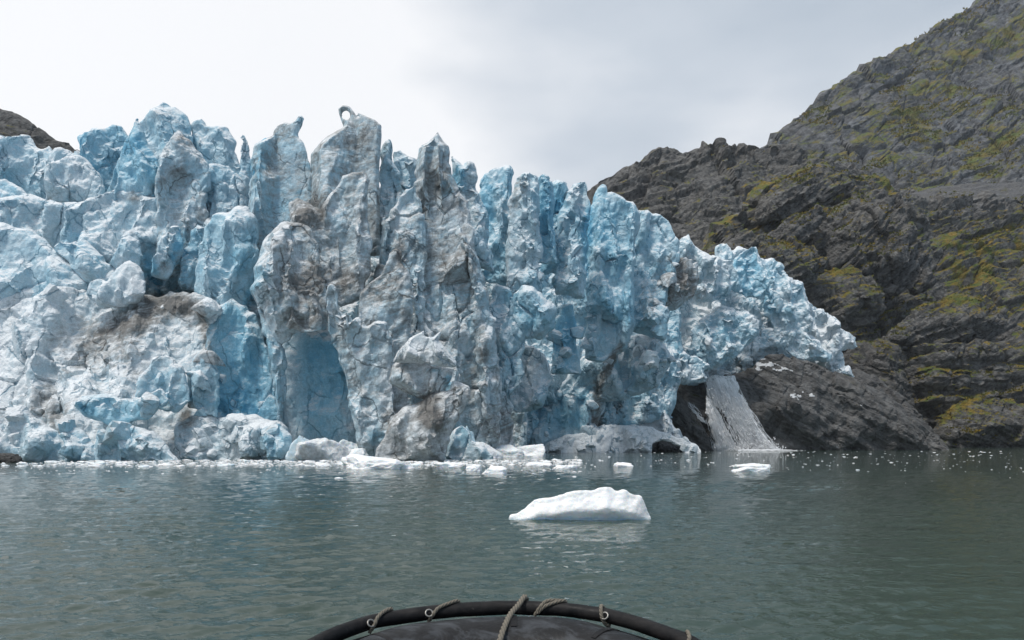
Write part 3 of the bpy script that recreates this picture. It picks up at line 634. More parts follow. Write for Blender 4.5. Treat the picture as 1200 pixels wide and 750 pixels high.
# --- central front pillars
serac([(440, 420), (441, 330), (444, 285), (450, 258), (463, 240), (476, 222), (488, 215), (493, 232), (497, 262), (500, 310), (496, 430)], 88, 3.5, .45, .32)
serac([(480, 540), (482, 380), (486, 280), (500, 262), (545, 258), (560, 300), (574, 350), (586, 420), (588, 540)], 90, 5, .48, .30, lean=.08, label='wide grey-blue ice wall stained with vertical sediment streaks')
serac([(372, 345), (374, 285), (379, 248), (386, 232), (396, 218), (408, 205), (420, 200), (430, 199), (433, 216), (431, 240), (433, 262), (435, 288), (432, 322), (424, 350), (400, 360)], 86, 4, .55, .22, label='stout grey pillar with a flat rounded top')
serac([(336, 290), (339, 238), (349, 232), (368, 244), (386, 250), (402, 266), (400, 316), (384, 340), (350, 325)], 86, 3, .55, .15)
serac([(294, 340), (301, 306), (308, 284), (318, 272), (330, 262), (346, 260), (362, 264), (371, 281), (376, 302), (382, 335), (386, 372), (382, 388), (362, 384), (342, 392), (328, 408), (312, 384), (301, 358)], 82, 5.6, .45, .25, roof=1.2, rag=.7, label='rounded banded grey ice bulge above the blue hollow')
serac([(336, 385), (338, 353), (350, 337), (368, 333), (377, 346), (379, 388), (366, 392), (346, 388)], 80.5, 3, .62, .1)
serac([(384, 392), (379, 348), (386, 331), (397, 340), (401, 360), (412, 374), (424, 368), (431, 382), (440, 373), (454, 376), (461, 398), (459, 440), (466, 490), (464, 545), (424, 545), (413, 490), (401, 440)], 81, 3.5, .46, .25, lean=0, roof=1.5)
serac([(418, 420), (421, 346), (434, 330), (446, 318), (456, 304), (461, 294), (468, 290), (473, 297), (471, 309), (479, 319), (482, 345), (480, 430), (482, 540), (428, 540)], 83, 4, .6, .2, lean=.05, label='dirt-streaked pillar group with a knobbed top')
# --- blue hollow
serac([(318, 545), (318, 390), (340, 372), (400, 372), (424, 420), (440, 545)], 87.5, 2.5, -.1, .30, smooth=.55, lean=.06, rag=.6, name='hollow_wall', label='smooth deep blue wall inside the hollow')
serac([(298, 356), (308, 362), (320, 386), (334, 410), (338, 424), (334, 470), (331, 510), (326, 500), (321, 446), (312, 402)], 82, 2, .35, .45, det=.6, lean=0)
serac([(238, 430), (246, 380), (256, 358), (272, 350), (290, 358), (302, 374), (316, 414), (322, 446), (328, 484), (326, 520), (250, 520)], 83, 4, .08, .6, smooth=.35, lean=.12, label='jointed blue ice face left of the hollow')
serac([(205, 545), (203, 518), (207, 492), (226, 484), (262, 488), (300, 488), (326, 492), (338, 506), (338, 545)], 78, 3, .1, .2, lean=.25, rag=1.2)
serac([(309, 524), (315, 507), (328, 495), (343, 510), (344, 522), (333, 541), (316, 541)], 76, 1.8, -.05, .42, det=.35, smooth=.3, name='ice_block', label='pale blue diamond-shaped block')
# --- left lobe
serac([(-110, 380), (0, 352), (30, 338), (85, 332), (110, 348), (140, 350), (180, 346), (216, 340), (240, 350), (258, 372), (252, 410), (250, 460), (256, 545), (-110, 545)], 79, 5, .28, .12, lean=.55, rag=1.5, det=1.0, label='broad snow-white lobe peppered with dark rock debris')
serac([(2, 520), (12, 496), (24, 476), (44, 490), (70, 506), (80, 528), (78, 545), (2, 545)], 73, 2.2, .12, .3, lean=.2)
serac([(66, 545), (70, 512), (84, 494), (100, 508), (112, 522), (116, 545)], 73.5, 2.2, .12, .42, lean=.2, smooth=.3)
serac([(108, 545), (116, 508), (150, 499), (180, 504), (198, 520), (212, 545)], 74, 2.5, .25, .4, lean=.2, smooth=.3)
serac([(86, 478), (95, 462), (130, 462), (160, 470), (190, 452), (200, 470), (176, 490), (140, 496), (100, 490)], 75, 2.5, .15, .45, lean=.2, smooth=.3)
serac([(160, 470), (166, 440), (182, 418), (200, 416), (216, 432), (226, 470), (206, 486)], 77, 2.5, .15, .4, lean=.2, smooth=.3)
serac([(218, 480), (222, 440), (234, 410), (250, 416), (258, 450), (256, 490)], 79, 2.5, .2, .45, lean=.1)
serac([(190, 360), (205, 345), (228, 342), (252, 350), (264, 364), (250, 380), (215, 378)], 82, 2.5, .3, .1)
serac([(225, 362), (240, 350), (252, 352), (258, 366), (244, 374)], 79.5, 1.6, -.1, .1, det=.5)
# --- leaning front block
serac([(436, 542), (440, 526), (451, 512), (458, 492), (470, 478), (498, 468), (508, 458), (526, 456), (529, 443), (540, 445), (552, 450), (554, 462), (547, 475), (540, 487), (531, 505), (524, 522), (521, 542)], 73, 3, .66, .05, det=.8, smooth=.3, lean=.08, roof=1.1, label='grey leaning ice block standing in the water, smooth dimpled face')
serac([(455, 448), (462, 428), (474, 424), (500, 428), (532, 430), (530, 446), (520, 464), (498, 470), (474, 460)], 74, 2.4, .55, .2, det=.6, jag=.4, lean=.08)
serac([(461, 424), (467, 411), (480, 396), (490, 391), (497, 387), (498, 394), (508, 395), (518, 387.5), (514, 399), (526, 412), (536, 424), (536.5, 431), (520, 431), (498, 427), (478, 426)], 72.8, 2.2, .30, .0, det=.4, jag=.15, edge=.16, warp=.1, lean=.08, rag=.35, pxv=1.5, label='pale jagged cap with two horns on the leaning block')
serac([(520, 542), (524, 518), (532, 502), (541, 497), (550, 504), (554, 516), (566, 518), (579, 533), (578, 542)], 79, 2, .12, .35, det=.6)
# --- right wall pillars
serac([(562, 330), (563, 240), (563, 212), (572, 203), (585, 197), (595, 194), (601, 197), (603, 204), (600, 220), (602, 260), (608, 340)], 106, 4, .12, .52, pxv=2.6)
serac([(593, 345), (596, 240), (604, 208), (612, 200), (622, 199), (630, 206), (632, 226), (634, 270), (638, 350)], 102, 4, .34, .32, pxv=2.6)
serac([(628, 310), (629, 225), (631, 206), (638, 203), (645, 206), (649, 216), (652, 310)], 106, 3, .0, .62, pxv=2.6)
serac([(634, 320), (637, 245), (642, 217), (650, 209), (664, 211), (669, 221), (668, 320)], 112, 3, .1, .55, pxv=2.6)
serac([(650, 345), (653, 248), (661, 223), (672, 213), (681, 210), (688, 212), (691, 222), (693, 240), (690, 270), (686, 350)], 110, 3.5, .2, .42, pxv=2.6)
serac([(686, 370), (687, 285), (690, 248), (697, 226), (704, 218), (709, 218), (710, 228), (716, 226), (730, 232), (745, 240), (750, 252), (746, 300), (742, 380)], 118, 4.5, .08, .5, det=.8, pxv=2.6)
serac([(734, 390), (738, 300), (744, 250), (748, 245), (760, 245), (776, 252), (784, 256), (788, 270), (796, 284), (796, 310), (782, 340), (776, 400)], 124, 5, .12, .46, det=.8, pxv=2.6)
serac([(770, 330), (776, 310), (792, 284), (800, 278), (808, 273), (811.5, 281), (816, 290), (826, 296), (836, 304), (820, 330)], 132, 3.5, .1, .3, pxv=2.6)
serac([(560, 440), (566, 360), (580, 330), (600, 340), (616, 380), (612, 450), (590, 470)], 98, 3.5, .28, .42)
serac([(598, 396), (602, 346), (612, 334), (626, 338), (638, 350), (652, 362), (650, 384), (632, 400)], 99, 4, .15, .42)
serac([(645, 440), (650, 380), (658, 358), (670, 355), (676, 375), (682, 440)], 112, 3, .0, .6, smooth=.4)
serac([(684, 420), (688, 350), (700, 332), (720, 328), (742, 336), (746, 380), (736, 410), (705, 425)], 119, 4, .05, .45, smooth=.3)
serac([(742, 376), (745, 340), (750, 316), (765, 305), (800, 302), (816, 310), (820, 328), (816, 348), (792, 364), (766, 380)], 127, 4.5, .6, .2)
serac([(582, 470), (590, 420), (604, 402), (626, 404), (642, 420), (652, 444), (634, 478), (602, 486)], 104, 4, .15, .3)
serac([(538, 545), (538, 490), (546, 446), (560, 436), (576, 450), (592, 456), (602, 472), (604, 522), (598, 545)], 94, 3.5, .45, .28)
serac([(596, 470), (600, 440), (640, 425), (690, 420), (712, 440), (700, 470), (650, 480)], 131, 5, .18, .3)
serac([(606, 535), (616, 505), (630, 480), (642, 462), (656, 454), (700, 448), (710, 470), (700, 505), (672, 525), (630, 535)], 129, 5, .0, .30, smooth=.6, roof=.8, label='smooth sky-blue ice lobe above the right shelf')
serac([(640, 470), (680, 420), (730, 395), (770, 385), (790, 420), (770, 455), (730, 470)], 129, 6, .1, .35, rag=1.3)
# --- right lobe of rubble
serac([(690, 510), (700, 470), (720, 410), (756, 384), (788, 335), (812, 306), (838, 303), (840, 288), (850, 284), (858, 293), (880, 289), (888, 289), (892, 303), (905, 303), (915, 313), (922, 323), (942, 331), (946, 348), (955, 358), (975, 370), (986, 386), (1000, 395), (1004, 407), (994, 411), (985, 413), (990, 430), (1002, 444), (986, 446), (970, 440), (955, 434), (934, 431), (902, 428), (886, 436), (870, 444), (842, 450), (820, 450), (792, 452), (786, 474), (770, 500), (730, 515)], 162, 8, .12, .22, lean=.12, slope=.7, rag=1.5, det=1.4, fine=1.0, roof=1.0, label='bright blue-white lobe of shattered ice above the rock slab')
serac([(852, 335), (860, 303), (870, 294), (880, 288), (888, 288), (890, 306), (900, 318), (906, 345), (872, 352)], 158, 3.5, .05, .45, det=1.0, fine=1.0)
serac([(894, 370), (898, 325), (901, 306), (906, 302), (915, 314), (925, 325), (941, 331), (946, 352), (952, 390), (912, 396)], 164, 4, .05, .35, det=1.1, fine=1.0)
serac([(838, 300), (839, 288), (848, 284), (856, 290), (864, 300), (858, 312), (842, 312)], 164, 2.5, -.1, .3, det=.7, fine=1.0)
serac([(806, 340), (812, 316), (836, 300), (860, 304), (866, 330), (850, 350), (820, 356)], 151, 4, .08, .3, det=1.1, fine=1.0)
serac([(800, 420), (812, 380), (840, 360), (876, 366), (890, 392), (862, 420), (830, 436)], 152, 5, .12, .35, det=1.2, fine=1.0)
serac([(880, 410), (892, 385), (930, 380), (960, 396), (972, 424), (940, 424), (905, 408)], 164, 4, .15, .3, det=1.1, fine=1.0)
serac([(940, 400), (950, 372), (968, 366), (986, 388), (1002, 398), (1003, 408), (985, 413), (990, 432), (1003, 445), (975, 440), (955, 428)], 173, 3.5, .22, .1, det=1.0, fine=1.0)
serac([(740, 450), (760, 420), (800, 410), (830, 425), (826, 448), (790, 452), (760, 470)], 145, 4, .12, .3, det=1.1, fine=1.0)
serac([(688, 526), (700, 480), (720, 455), (758, 446), (775, 452), (779, 478), (791, 500), (800, 512), (800, 526)], 140, 4, .10, .0, lean=.2, det=1.0, fine=1.0)
# --- low shelf with a melt cave
serac([(628, 536), (640, 520), (664, 510), (690, 502), (720, 496), (756, 499), (782, 507), (802, 512), (820, 522), (824, 534), (800, 534), (796, 523), (786, 518), (775, 517), (766, 520), (763, 534)], 126, 4.5, -.2, -.2, lean=.35, det=.6, rag=.8, name='ice_shelf', label='low snowy ice shelf at the water with a dark melt cave')
rock_body('rock_ledge', 'dark rock backing added to give the melt cave under the ice shelf its shade', [(740, 538), (750, 512), (775, 508), (800, 514), (812, 538)], 136, 3, 0, wet=.6, mat=SLAB, bed=1.5, amp=.4, seed=31)  # backing added so the cave mouth is dark; wet tint paints its shade

# ------------------------------------------------------------------ loose ice: angular chunks
import bmesh
def ico(sub):
    bm = bmesh.new(); bmesh.ops.create_icosphere(bm, subdivisions=sub, radius=1.0)
    V = np.array([v.co[:] for v in bm.verts], np.float32); T = np.array([[v.index for v in f.verts] for f in bm.faces]); bm.free(); return V, T
ICO = {k: ico(k) for k in (1, 2, 3, 4, 5)}
def tri_normals(V, T):
    a = np.cross(V[T[:, 1]] - V[T[:, 0]], V[T[:, 2]] - V[T[:, 0]]); n = np.zeros_like(V)
    for k in range(3): np.add.at(n, T[:, k], a)
    return n / (np.linalg.norm(n, axis=1, keepdims=True) + 1e-9)
def chunk(seed, sub=3, planes=11, rough=0.10, soft=26.0):
    r = np.random.default_rng(seed); D, T = ICO[sub]
    n = np.concatenate([r.normal(size=(planes, 3)), np.vstack([np.eye(3), -np.eye(3)]) + r.normal(size=(6, 3)) * .25]); n /= np.linalg.norm(n, axis=1, keepdims=True); dist = r.uniform(.6, 1.0, planes + 6)
    c = np.maximum(D @ n.T, .05) / dist
    rad = 1 / (c ** soft).sum(1) ** (1 / soft)
    rad *= 1 + rough * fbm(D * 1.8 + seed * 3.1, 4, .55) + rough * .5 * ridged(D * 3.1 + seed, 3)
    return (D * rad[:, None]).astype(np.float32), T
def shared(name, V, T, mat, dirt, blue):
    o = mesh(name, V, T, mat, attrs={'dirt': np.full(len(V), dirt), 'blue': np.full(len(V), blue)}); me = o.data
    bpy.data.objects.remove(o); return me
BLK = [[shared('ice_block', *chunk(50 + k, 3, 7, .05, 50.0), ICE, (-.1, .12, .5)[t], (.12, .45, .1)[t]) for k in range(7)] for t in range(3)]
FV = np.concatenate([a[0] for a in FRONT]); FN = np.concatenate([a[1] for a in FRONT]); FD = np.concatenate([a[2] for a in FRONT]); FB = np.concatenate([a[3] for a in FRONT])
FX, FY = to_px(FV)
def nearest_only(V, X, Y, cell=5):
    """of all front points keep those that are nearest to the eye in their small window"""
    key = (np.floor(X / cell).astype(np.int64) << 20) + np.floor(Y / cell).astype(np.int64)
    o = np.lexsort((V[:, 1], key)); k = key[o]; first = np.r_[True, k[1:] != k[:-1]]
    grp = np.cumsum(first) - 1; dmin = V[o][first][:, 1][grp]
    ok = np.zeros(len(V), bool); ok[o] = V[o][:, 1] < dmin + 1.5; return ok
VIS = nearest_only(FV, FX, FY)
nblk = 0
for (x0, x1, y0, y1, cnt, a, b) in ((760, 1000, 300, 450, 60, .6, 2.0), (640, 800, 380, 510, 45, .6, 1.8), (40, 260, 335, 470, 45, .3, 1.3), (0, 330, 470, 538, 45, .35, 1.4), (560, 700, 300, 470, 12, .4, 1.1), (640, 815, 497, 528, 34, .35, 1.2)):
    c = np.where(VIS & (FX > x0) & (FX < x1) & (FY > y0) & (FY < y1) & (FN[:, 2] > .1))[0]
    if not len(c): continue
    for i in random.sample(list(c), min(cnt, len(c))):
        t = 2 if FD[i] > .35 else (1 if FB[i] > .4 else 0)
        o = bpy.data.objects.new('ice_block', random.choice(BLK[t])); COL.objects.link(o)
        s = a + (b - a) * random.random() ** 2.2
        o.scale = (s * random.uniform(.7, 1.2), s * random.uniform(.7, 1.1), s * random.uniform(.55, 1.3))
        o.rotation_euler = (random.uniform(-.6, .6), random.uniform(-.6, .6), random.uniform(0, 6.28))
        o.parent = glacier; p = FV[i] - FN[i] * s * .25; o.location = Vector(p.tolist()) - glacier.location; nblk += 1

# ------------------------------------------------------------------ fallen blocks at the foot and floating ice
def floe_material():
    m, t, b = new_mat('floe_ice'); n = NT(t); p = n.pos()
    bl = n.attr('blue'); dt = n.attr('dirt')
    z = nd(t, 'ShaderNodeSeparateXYZ'); t.links.new(p, z.inputs[0])
    c = n.mix(n.rng(n.math('ADD', bl, n.math('MULTIPLY', n.math('SUBTRACT', n.noise(p, 1.5, 5), .5), .9)), -.1, 1.0), (0.93, 0.94, 0.95, 1), (0.40, 0.63, 0.74, 1))
    c = n.mix(n.rng(n.math('ADD', dt, n.math('MULTIPLY', n.math('SUBTRACT', n.noise(p, 2.5, 6, .7), .5), 1.3)), .1, .9, 0, .7), c, (0.30, 0.295, 0.28, 1))
    n.put(b.inputs['Base Color'], c); b.inputs['Roughness'].default_value = .42; b.inputs['Specular IOR Level'].default_value = .35; b.inputs['Subsurface Weight'].default_value = .7; b.inputs['Subsurface Radius'].default_value = (.5, .6, .7); b.inputs['Subsurface Scale'].default_value = .5
    h = n.math('ADD', n.noise(p, 6.0, 7, .65), n.math('MULTIPLY', n.vor(p, 5.0), .5))
    n.put(b.inputs['Normal'], n.bump(h, .5, .08)); return m
FLOE = floe_material()
def wl(py): return H * F / (py - HZ)            # distance of a point on the water seen at row py
def floe_body(V, T, name, loc, scale, rz, dirt, blue, mat=FLOE, smooth=False):
    c, s = math.cos(rz), math.sin(rz); W = V * np.array(scale, np.float32)
    W = np.stack([W[:, 0] * c - W[:, 1] * s, W[:, 0] * s + W[:, 1] * c, W[:, 2]], 1)
    return mesh(name, W + np.array(loc, np.float32), T, mat, smooth=smooth, attrs={'dirt': np.full(len(V), dirt), 'blue': np.full(len(V), blue)}, org=loc)
BIG = [  # x, waterline row, width px, height px, dirt, blue, label
    (372, 540, 62, 30, .42, .05, 'large dirty grey ice block aground at the foot of the blue hollow'),
    (352, 540, 34, 26, .0, .45, 'pale blue rounded block beside the dirty grey one'),
    (412, 539.5, 34, 17, .3, .05, 'low grey-white block between two larger blocks at the foot of the hollow'),
    (398, 538, 46, 28, -.05, .2, 'white heap of broken ice behind the grey blocks'),
    (440, 536, 40, 30, .05, .35, 'white and blue lump under the fallen pillars'),
    (462, 540, 16, 9, .35, .0, 'small grey chunk against the leaning block'),
    (560, 537, 46, 22, .32, .0, 'grey block just right of the leaning block'),
    (544, 537, 34, 42, .0, .6, 'tall sky-blue lump behind the grey block'),
    (596, 536, 36, 13, -.1, .05, 'low white block next to a bright white one'),
    (622, 535.5, 42, 18, -.15, .0, 'bright white angular block at the left end of the ice shelf')]
for k, (x, y, wpx, hpx, dr, bl, lab) in enumerate(BIG):
    Y = wl(y); m = Y / F; V, T = chunk(200 + k, 5, 10, .08, 30.0); V = V + V / np.linalg.norm(V, axis=1, keepdims=True) * (.07 * pyr(V * 2.2 + k) + .03 * pyr(V * 6 + k))[:, None]
    V[:, 2] = np.where(V[:, 2] < 0, V[:, 2] * .4, V[:, 2])
    o = floe_body(V, T, 'ice_block', ((x - 600) * m, Y + wpx * m * .4, 0.0), (wpx * m * .58, wpx * m * .5, hpx * m * 1.15), random.uniform(-.4, .4), dr, bl)
    tag(o, lab, 'ice block')
# the near iceberg
Yb = wl(609)
ib = [(597, 612), (598, 605), (606, 603), (616, 596), (626, 586), (640, 585), (652, 583), (664, 578), (678, 576), (690, 576), (698, 573), (706, 571.5), (714, 572), (722, 576), (732, 575), (740, 580), (749, 581), (754, 590), (758, 598), (761, 606), (760, 612), (740, 616), (620, 616)]
V, Q = solid(ib, Yb, 1.0, vox=.048, roof=1.1, rag=.16, seed=77, edge=.05, warp=.06, lean=0.0, facets=0.0)
nn = vnormals(V, Q)
V = V + nn * ((.03 * ridged(V * 2.2, 4) + .03 * fbm(V * 6, 4) + .03 * (worley(V * 2.6)[0] - .4)))[:, None]
o = mesh('iceberg', V, Q, FLOE, attrs={'dirt': np.full(len(V), -.35), 'blue': -.12 + .5 * (1 - sstep(.02, .16, V[:, 2]))}, org=(V[:, 0].mean(), V[:, 1].mean(), 0))
tag(o, 'solitary white iceberg with a humped back adrift in open water', 'iceberg')
LONE = [(447, 549, 84, 11, 'long flat white floe with a snowy hump off the leaning block'), (425, 545, 40, 9, 'white floe touching the long flat one'),
        (580, 555, 27, 8, 'bright white floe with two bumps on open water'), (556, 552, 20, 6, 'small white floe beside the two-bumped floe'), (663, 549, 27, 4, 'flat white floe off the ice shelf'),
        (730, 546, 22, 4, 'thin white floe off the melt cave'), (876, 552, 36, 4, 'jagged white floe off the waterfall'), (884, 548, 44, 5, 'flat white floe behind the jagged one'), (530, 548, 40, 5, 'low white floe among slush at the leaning block'), (630, 545, 30, 3, 'very flat white floe among slush')]
for k, (x, y, wpx, hpx, lab) in enumerate(LONE):
    Y = wl(y); m = Y / F; V, T = chunk(300 + k, 4, 12, .22); V[:, 2] = np.where(V[:, 2] < 0, V[:, 2] * .3, V[:, 2])
    tag(floe_body(V, T, 'ice_floe', ((x - 600) * m, Y, 0.0), (wpx * m * .58, wpx * m * .42, hpx * m * 1.3), 0, -.3, .0), lab, 'ice floe')
FLM = [shared('ice_floe', *(lambda c: (c[0] * np.array([1, .8, .42], np.float32), c[1]))(chunk(400 + k, 2, 10, .2)), FLOE, (-.3, -.2, .2)[k % 3], (0, .25, 0)[k % 3]) for k in range(9)]
TINT = ('white', 'bluish', 'greyish')
def scatter(n, x0, x1, y0, y1, smin, smax, where, group, power=3.0):
    for k in range(n):
        x = random.uniform(x0, x1); y = y0 + (y1 - y0) * random.random(); Y = wl(y); m = Y / F
        q = random.random() ** power; s = (smin + (smax - smin) * q) * m; v = random.randrange(9)
        o = bpy.data.objects.new('ice_floe', FLM[v]); COL.objects.link(o)
        o.location = ((x - 600) * m, Y, -.02 * s); o.scale = (s, s * random.uniform(1.0, 2.2), s * random.uniform(.5, 1.0)); o.rotation_euler = (random.uniform(-.1, .1), random.uniform(-.1, .1), random.uniform(-.5, .5))
        size = 'larger' if q > .45 else ('small' if q > .1 else 'tiny'); pl = [w_ for lim, w_ in where if x < lim][0]
        tag(o, f'{size} {TINT[v % 3]} ice floe {pl}', 'ice floe', f'{size} {TINT[v % 3]} floes {pl}')
scatter(120, 90, 660, 540.5, 547, 1.5, 9, [(205, 'in the slush below the debris-covered lobe'), (335, 'in the slush below the jointed blue ice face'), (435, 'in the slush before the blue hollow'), (525, 'in the slush before the leaning block'), (700, 'in the slush right of the leaning block')], '')
scatter(40, 0, 120, 541.5, 547, 1.5, 8, [(200, 'in the slush by the low dark bank')], '')
scatter(60, 640, 1200, 530, 554, .5, 2.4, [(760, 'drifting off the low ice shelf'), (920, 'drifting off the waterfall'), (1110, 'drifting off the polished slab'), (1300, 'drifting off the mossy whaleback rock')], '')
scatter(12, 300, 700, 549, 562, 1.5, 6, [(435, 'on open water off the blue hollow'), (700, 'on open water between the slush and the iceberg')], '')
# slush: crumbs nobody could count
def slush(n, boxes):
    V0, T0 = ICO[1]; VV = []; TT = []; k = 0
    for (cnt, x0, x1, y0, y1, s0, s1) in boxes:
        for _ in range(cnt):
            x = random.uniform(x0, x1); y = y0 + (y1 - y0) * random.random() ** 1.3; Y = wl(y); m = Y / F; s = m * (s0 + (s1 - s0) * random.random() ** 3)
            a = random.uniform(0, 6.28); j = 1 + .35 * np.random.default_rng(k).normal(size=(len(V0), 1))
            W = V0 * j * np.array([s, s * 2.0, s * .4]); W = np.stack([W[:, 0] * math.cos(.3 * a) - W[:, 1] * math.sin(.3 * a), W[:, 0] * math.sin(.3 * a) + W[:, 1] * math.cos(.3 * a), W[:, 2]], 1)
            VV.append(W + np.array([(x - 600) * m, Y, 0])); TT.append(T0 + k * len(V0)); k += 1
    V = np.concatenate(VV); o = mesh('brash_ice', V, np.concatenate(TT), FLOE, attrs={'dirt': np.full(len(V), -.2), 'blue': np.full(len(V), .05)})
    tag(o, 'fine brash ice crumbs strewn on the water before the glacier', 'brash ice', kind='stuff')
slush(0, [(1500, 60, 680, 539, 546, .5, 3), (350, -40, 700, 545, 556, .4, 1.6), (300, 640, 1240, 529, 545, .25, 1.0), (70, 640, 1240, 545, 570, .2, .8), (120, -40, 640, 556, 600, .3, 1.0)])

# ------------------------------------------------------------------ waterfall
def fall_material():
    m, t, b = new_mat('falling_water'); n = NT(t); p = n.pos()
    st = n.noise(n.map(p, (1.6, 1.6, .16), (0, .42, 0)), 1.0, 6, .7, .4)
    st2 = n.noise(n.map(p, (2.6, 2.6, .3), (0, .42, 0)), 1.0, 6, .7, .5)
    c = n.mix(n.rng(st2, .34, .56), (.50, .53, .55, 1), (.96, .97, .98, 1)); n.put(b.inputs['Base Color'], c)
    b.inputs['Roughness'].default_value = .6
    n.put(b.inputs['Normal'], n.bump(st2, .5, .3)); return m
FALL = fall_material()
FROTH = new_mat('white_froth'); FROTH[2].inputs['Base Color'].default_value = (.94, .94, .95, 1); FROTH[2].inputs['Roughness'].default_value = .7
_tl = nd(FROTH[1], 'ShaderNodeBsdfTranslucent'); _tl.inputs[0].default_value = (.95, .96, .97, 1); _mx = nd(FROTH[1], 'ShaderNodeMixShader'); _mx.inputs[0].default_value = .5
FROTH[1].links.new(FROTH[2].outputs[0], _mx.inputs[1]); FROTH[1].links.new(_tl.outputs[0], _mx.inputs[2]); FROTH[1].links.new(_mx.outputs[0], [q for q in FROTH[1].nodes if q.type == 'OUTPUT_MATERIAL'][0].inputs[0])
FROTH = FROTH[0]
wf = empty('waterfall', (48, 158, 0)); tag(wf, 'white waterfall pouring from under the ice over the dark slab into the fjord', 'waterfall')
def strand(poly, Y, T, lean, seed):
    V, Q = solid(poly, Y, T, roof=.7, rag=.35, seed=seed, warp=.5, edge=.12, lean=lean, pxv=1.6, sub=1)
    nn = vnormals(V, Q); q = np.stack([(V[:, 0] + .35 * V[:, 2]) * 1.3, V[:, 1] * .5, V[:, 2] * .12], 1)
    V = V + nn * (.16 * ridged(q + seed, 4, .6) + .16 * fbm(V * 1.5, 3))[:, None]
    o = mesh('cascade', V, Q, FALL, org=(V[:, 0].mean(), V[:, 1].mean(), V[:, 2].min())); o.parent = wf; o.location = o.location - wf.location
def jagged(poly, amp, seed):
    r_ = np.random.default_rng(seed); o = []
    for (ax, ay), (bx, by) in zip(poly, poly[1:] + poly[:1]):
        L_ = math.hypot(bx - ax, by - ay); m = max(1, int(L_ / 4))
        for k in range(m): o.append((ax + (bx - ax) * k / m + r_.normal() * amp, ay + (by - ay) * k / m + r_.normal() * amp * .4))
    return o
strand(jagged([(827, 442), (838, 440), (862, 441), (868, 460), (879, 481), (888, 500), (898, 514), (914, 526), (922, 533), (858, 533), (866, 516), (858, 500), (849, 484), (838, 474), (829, 462)], 1.0, 1), 154, 1.0, .08, 3)
strand(jagged([(827, 462), (836, 474), (846, 488), (852, 503), (860, 518), (864, 533), (834, 533), (836, 515), (831, 497), (827, 484)], 1.0, 2), 153, .8, .08, 4)
def filaments(top, bot, n, y0, y1, seed):
    """thin threads of falling water, too many to count"""
    r_ = np.random.default_rng(seed); VV = []; QQ = []; off = 0
    for k in range(n):
        a = r_.random(); b = np.clip(a + r_.normal() * .05, 0, 1); t0 = r_.random() * .9 * (r_.random() < .85); t1 = min(1, t0 + r_.uniform(.06, .35))
        t = np.linspace(t0, t1, 8); tx = top[0][0] + (top[1][0] - top[0][0]) * a; ty = top[0][1] + (top[1][1] - top[0][1]) * a
        bx = bot[0][0] + (bot[1][0] - bot[0][0]) * b; by = bot[0][1] + (bot[1][1] - bot[0][1]) * b
        px = tx + (bx - tx) * (t * .55 + .45 * t ** 1.6) + r_.normal() * 1.6 + (.9 * np.sin(t * 9 + k) + .7 * np.sin(t * 31 + 2 * k)) * (.3 + t); py = ty + (by - ty) * t ** .95
        Y = y0 + (y1 - y0) * t - .5 * r_.random() - .4 * np.sin(t * 3.1)
        C = np.stack([(px - 600) / F * Y, Y, H + (HZ - py) / F * Y], 1); rr = r_.uniform(.04, .13) * (.45 + .8 * t) * np.minimum(1, 6 * (t1 - t) + .25) * np.minimum(1, 6 * (t - t0) + .3)
        V, Q = tube(C, 0, 4, rr=rr); VV.append(V); QQ.append(Q + off); off += len(V)
    o = mesh('water_threads', np.concatenate(VV), np.concatenate(QQ), FROTH, smooth=True, org=(48, 158, 0)); o.parent = wf; o.location = o.location - wf.location; o['kind'] = 'stuff'
V, T = chunk(901, 4, 14, .35); W = V * np.array([8.0, 2.2, .28]); W[:, 0] += 56; W[:, 1] += 150.5; W[:, 2] = np.maximum(W[:, 2], -.2)
spray = new_mat('spray_mist'); vs = nd(spray[1], 'ShaderNodeVolumePrincipled'); vs.inputs['Color'].default_value = (.95, .96, .97, 1); _n = NT(spray[1]); _o = nd(spray[1], 'ShaderNodeTexCoord').outputs['Object']
_l = nd(spray[1], 'ShaderNodeVectorMath', operation='LENGTH'); spray[1].links.new(_n.map(_o, (1 / 10, 1 / 4, 1 / 3.2), (0, 0, 0), (0, 0, -.3)), _l.inputs[0])
_n.put(vs.inputs['Density'], _n.math('MULTIPLY', _n.rng(_l.outputs['Value'], 0.0, .8, .16, 0.0), _n.rng(_n.noise(_n.pos(), .5, 4), .3, .6)))
spray[1].nodes.remove(spray[2]); spray[1].links.new(vs.outputs[0], [q for q in spray[1].nodes if q.type == 'OUTPUT_MATERIAL'][0].inputs['Volume'])
V3, T3 = chunk(77, 3, 14, .2, 6.0); V3 = V3 * np.array([11, 4, 3.4]) + np.array([57, 152, 1.2])
o = mesh('spray', V3, T3, spray[0], org=(57, 152, 0)); o.parent = wf; o.location = o.location - wf.location
o = mesh('foam', W, T, FALL, org=(50, 156, 0)); o.parent = wf; o.location = o.location - wf.location

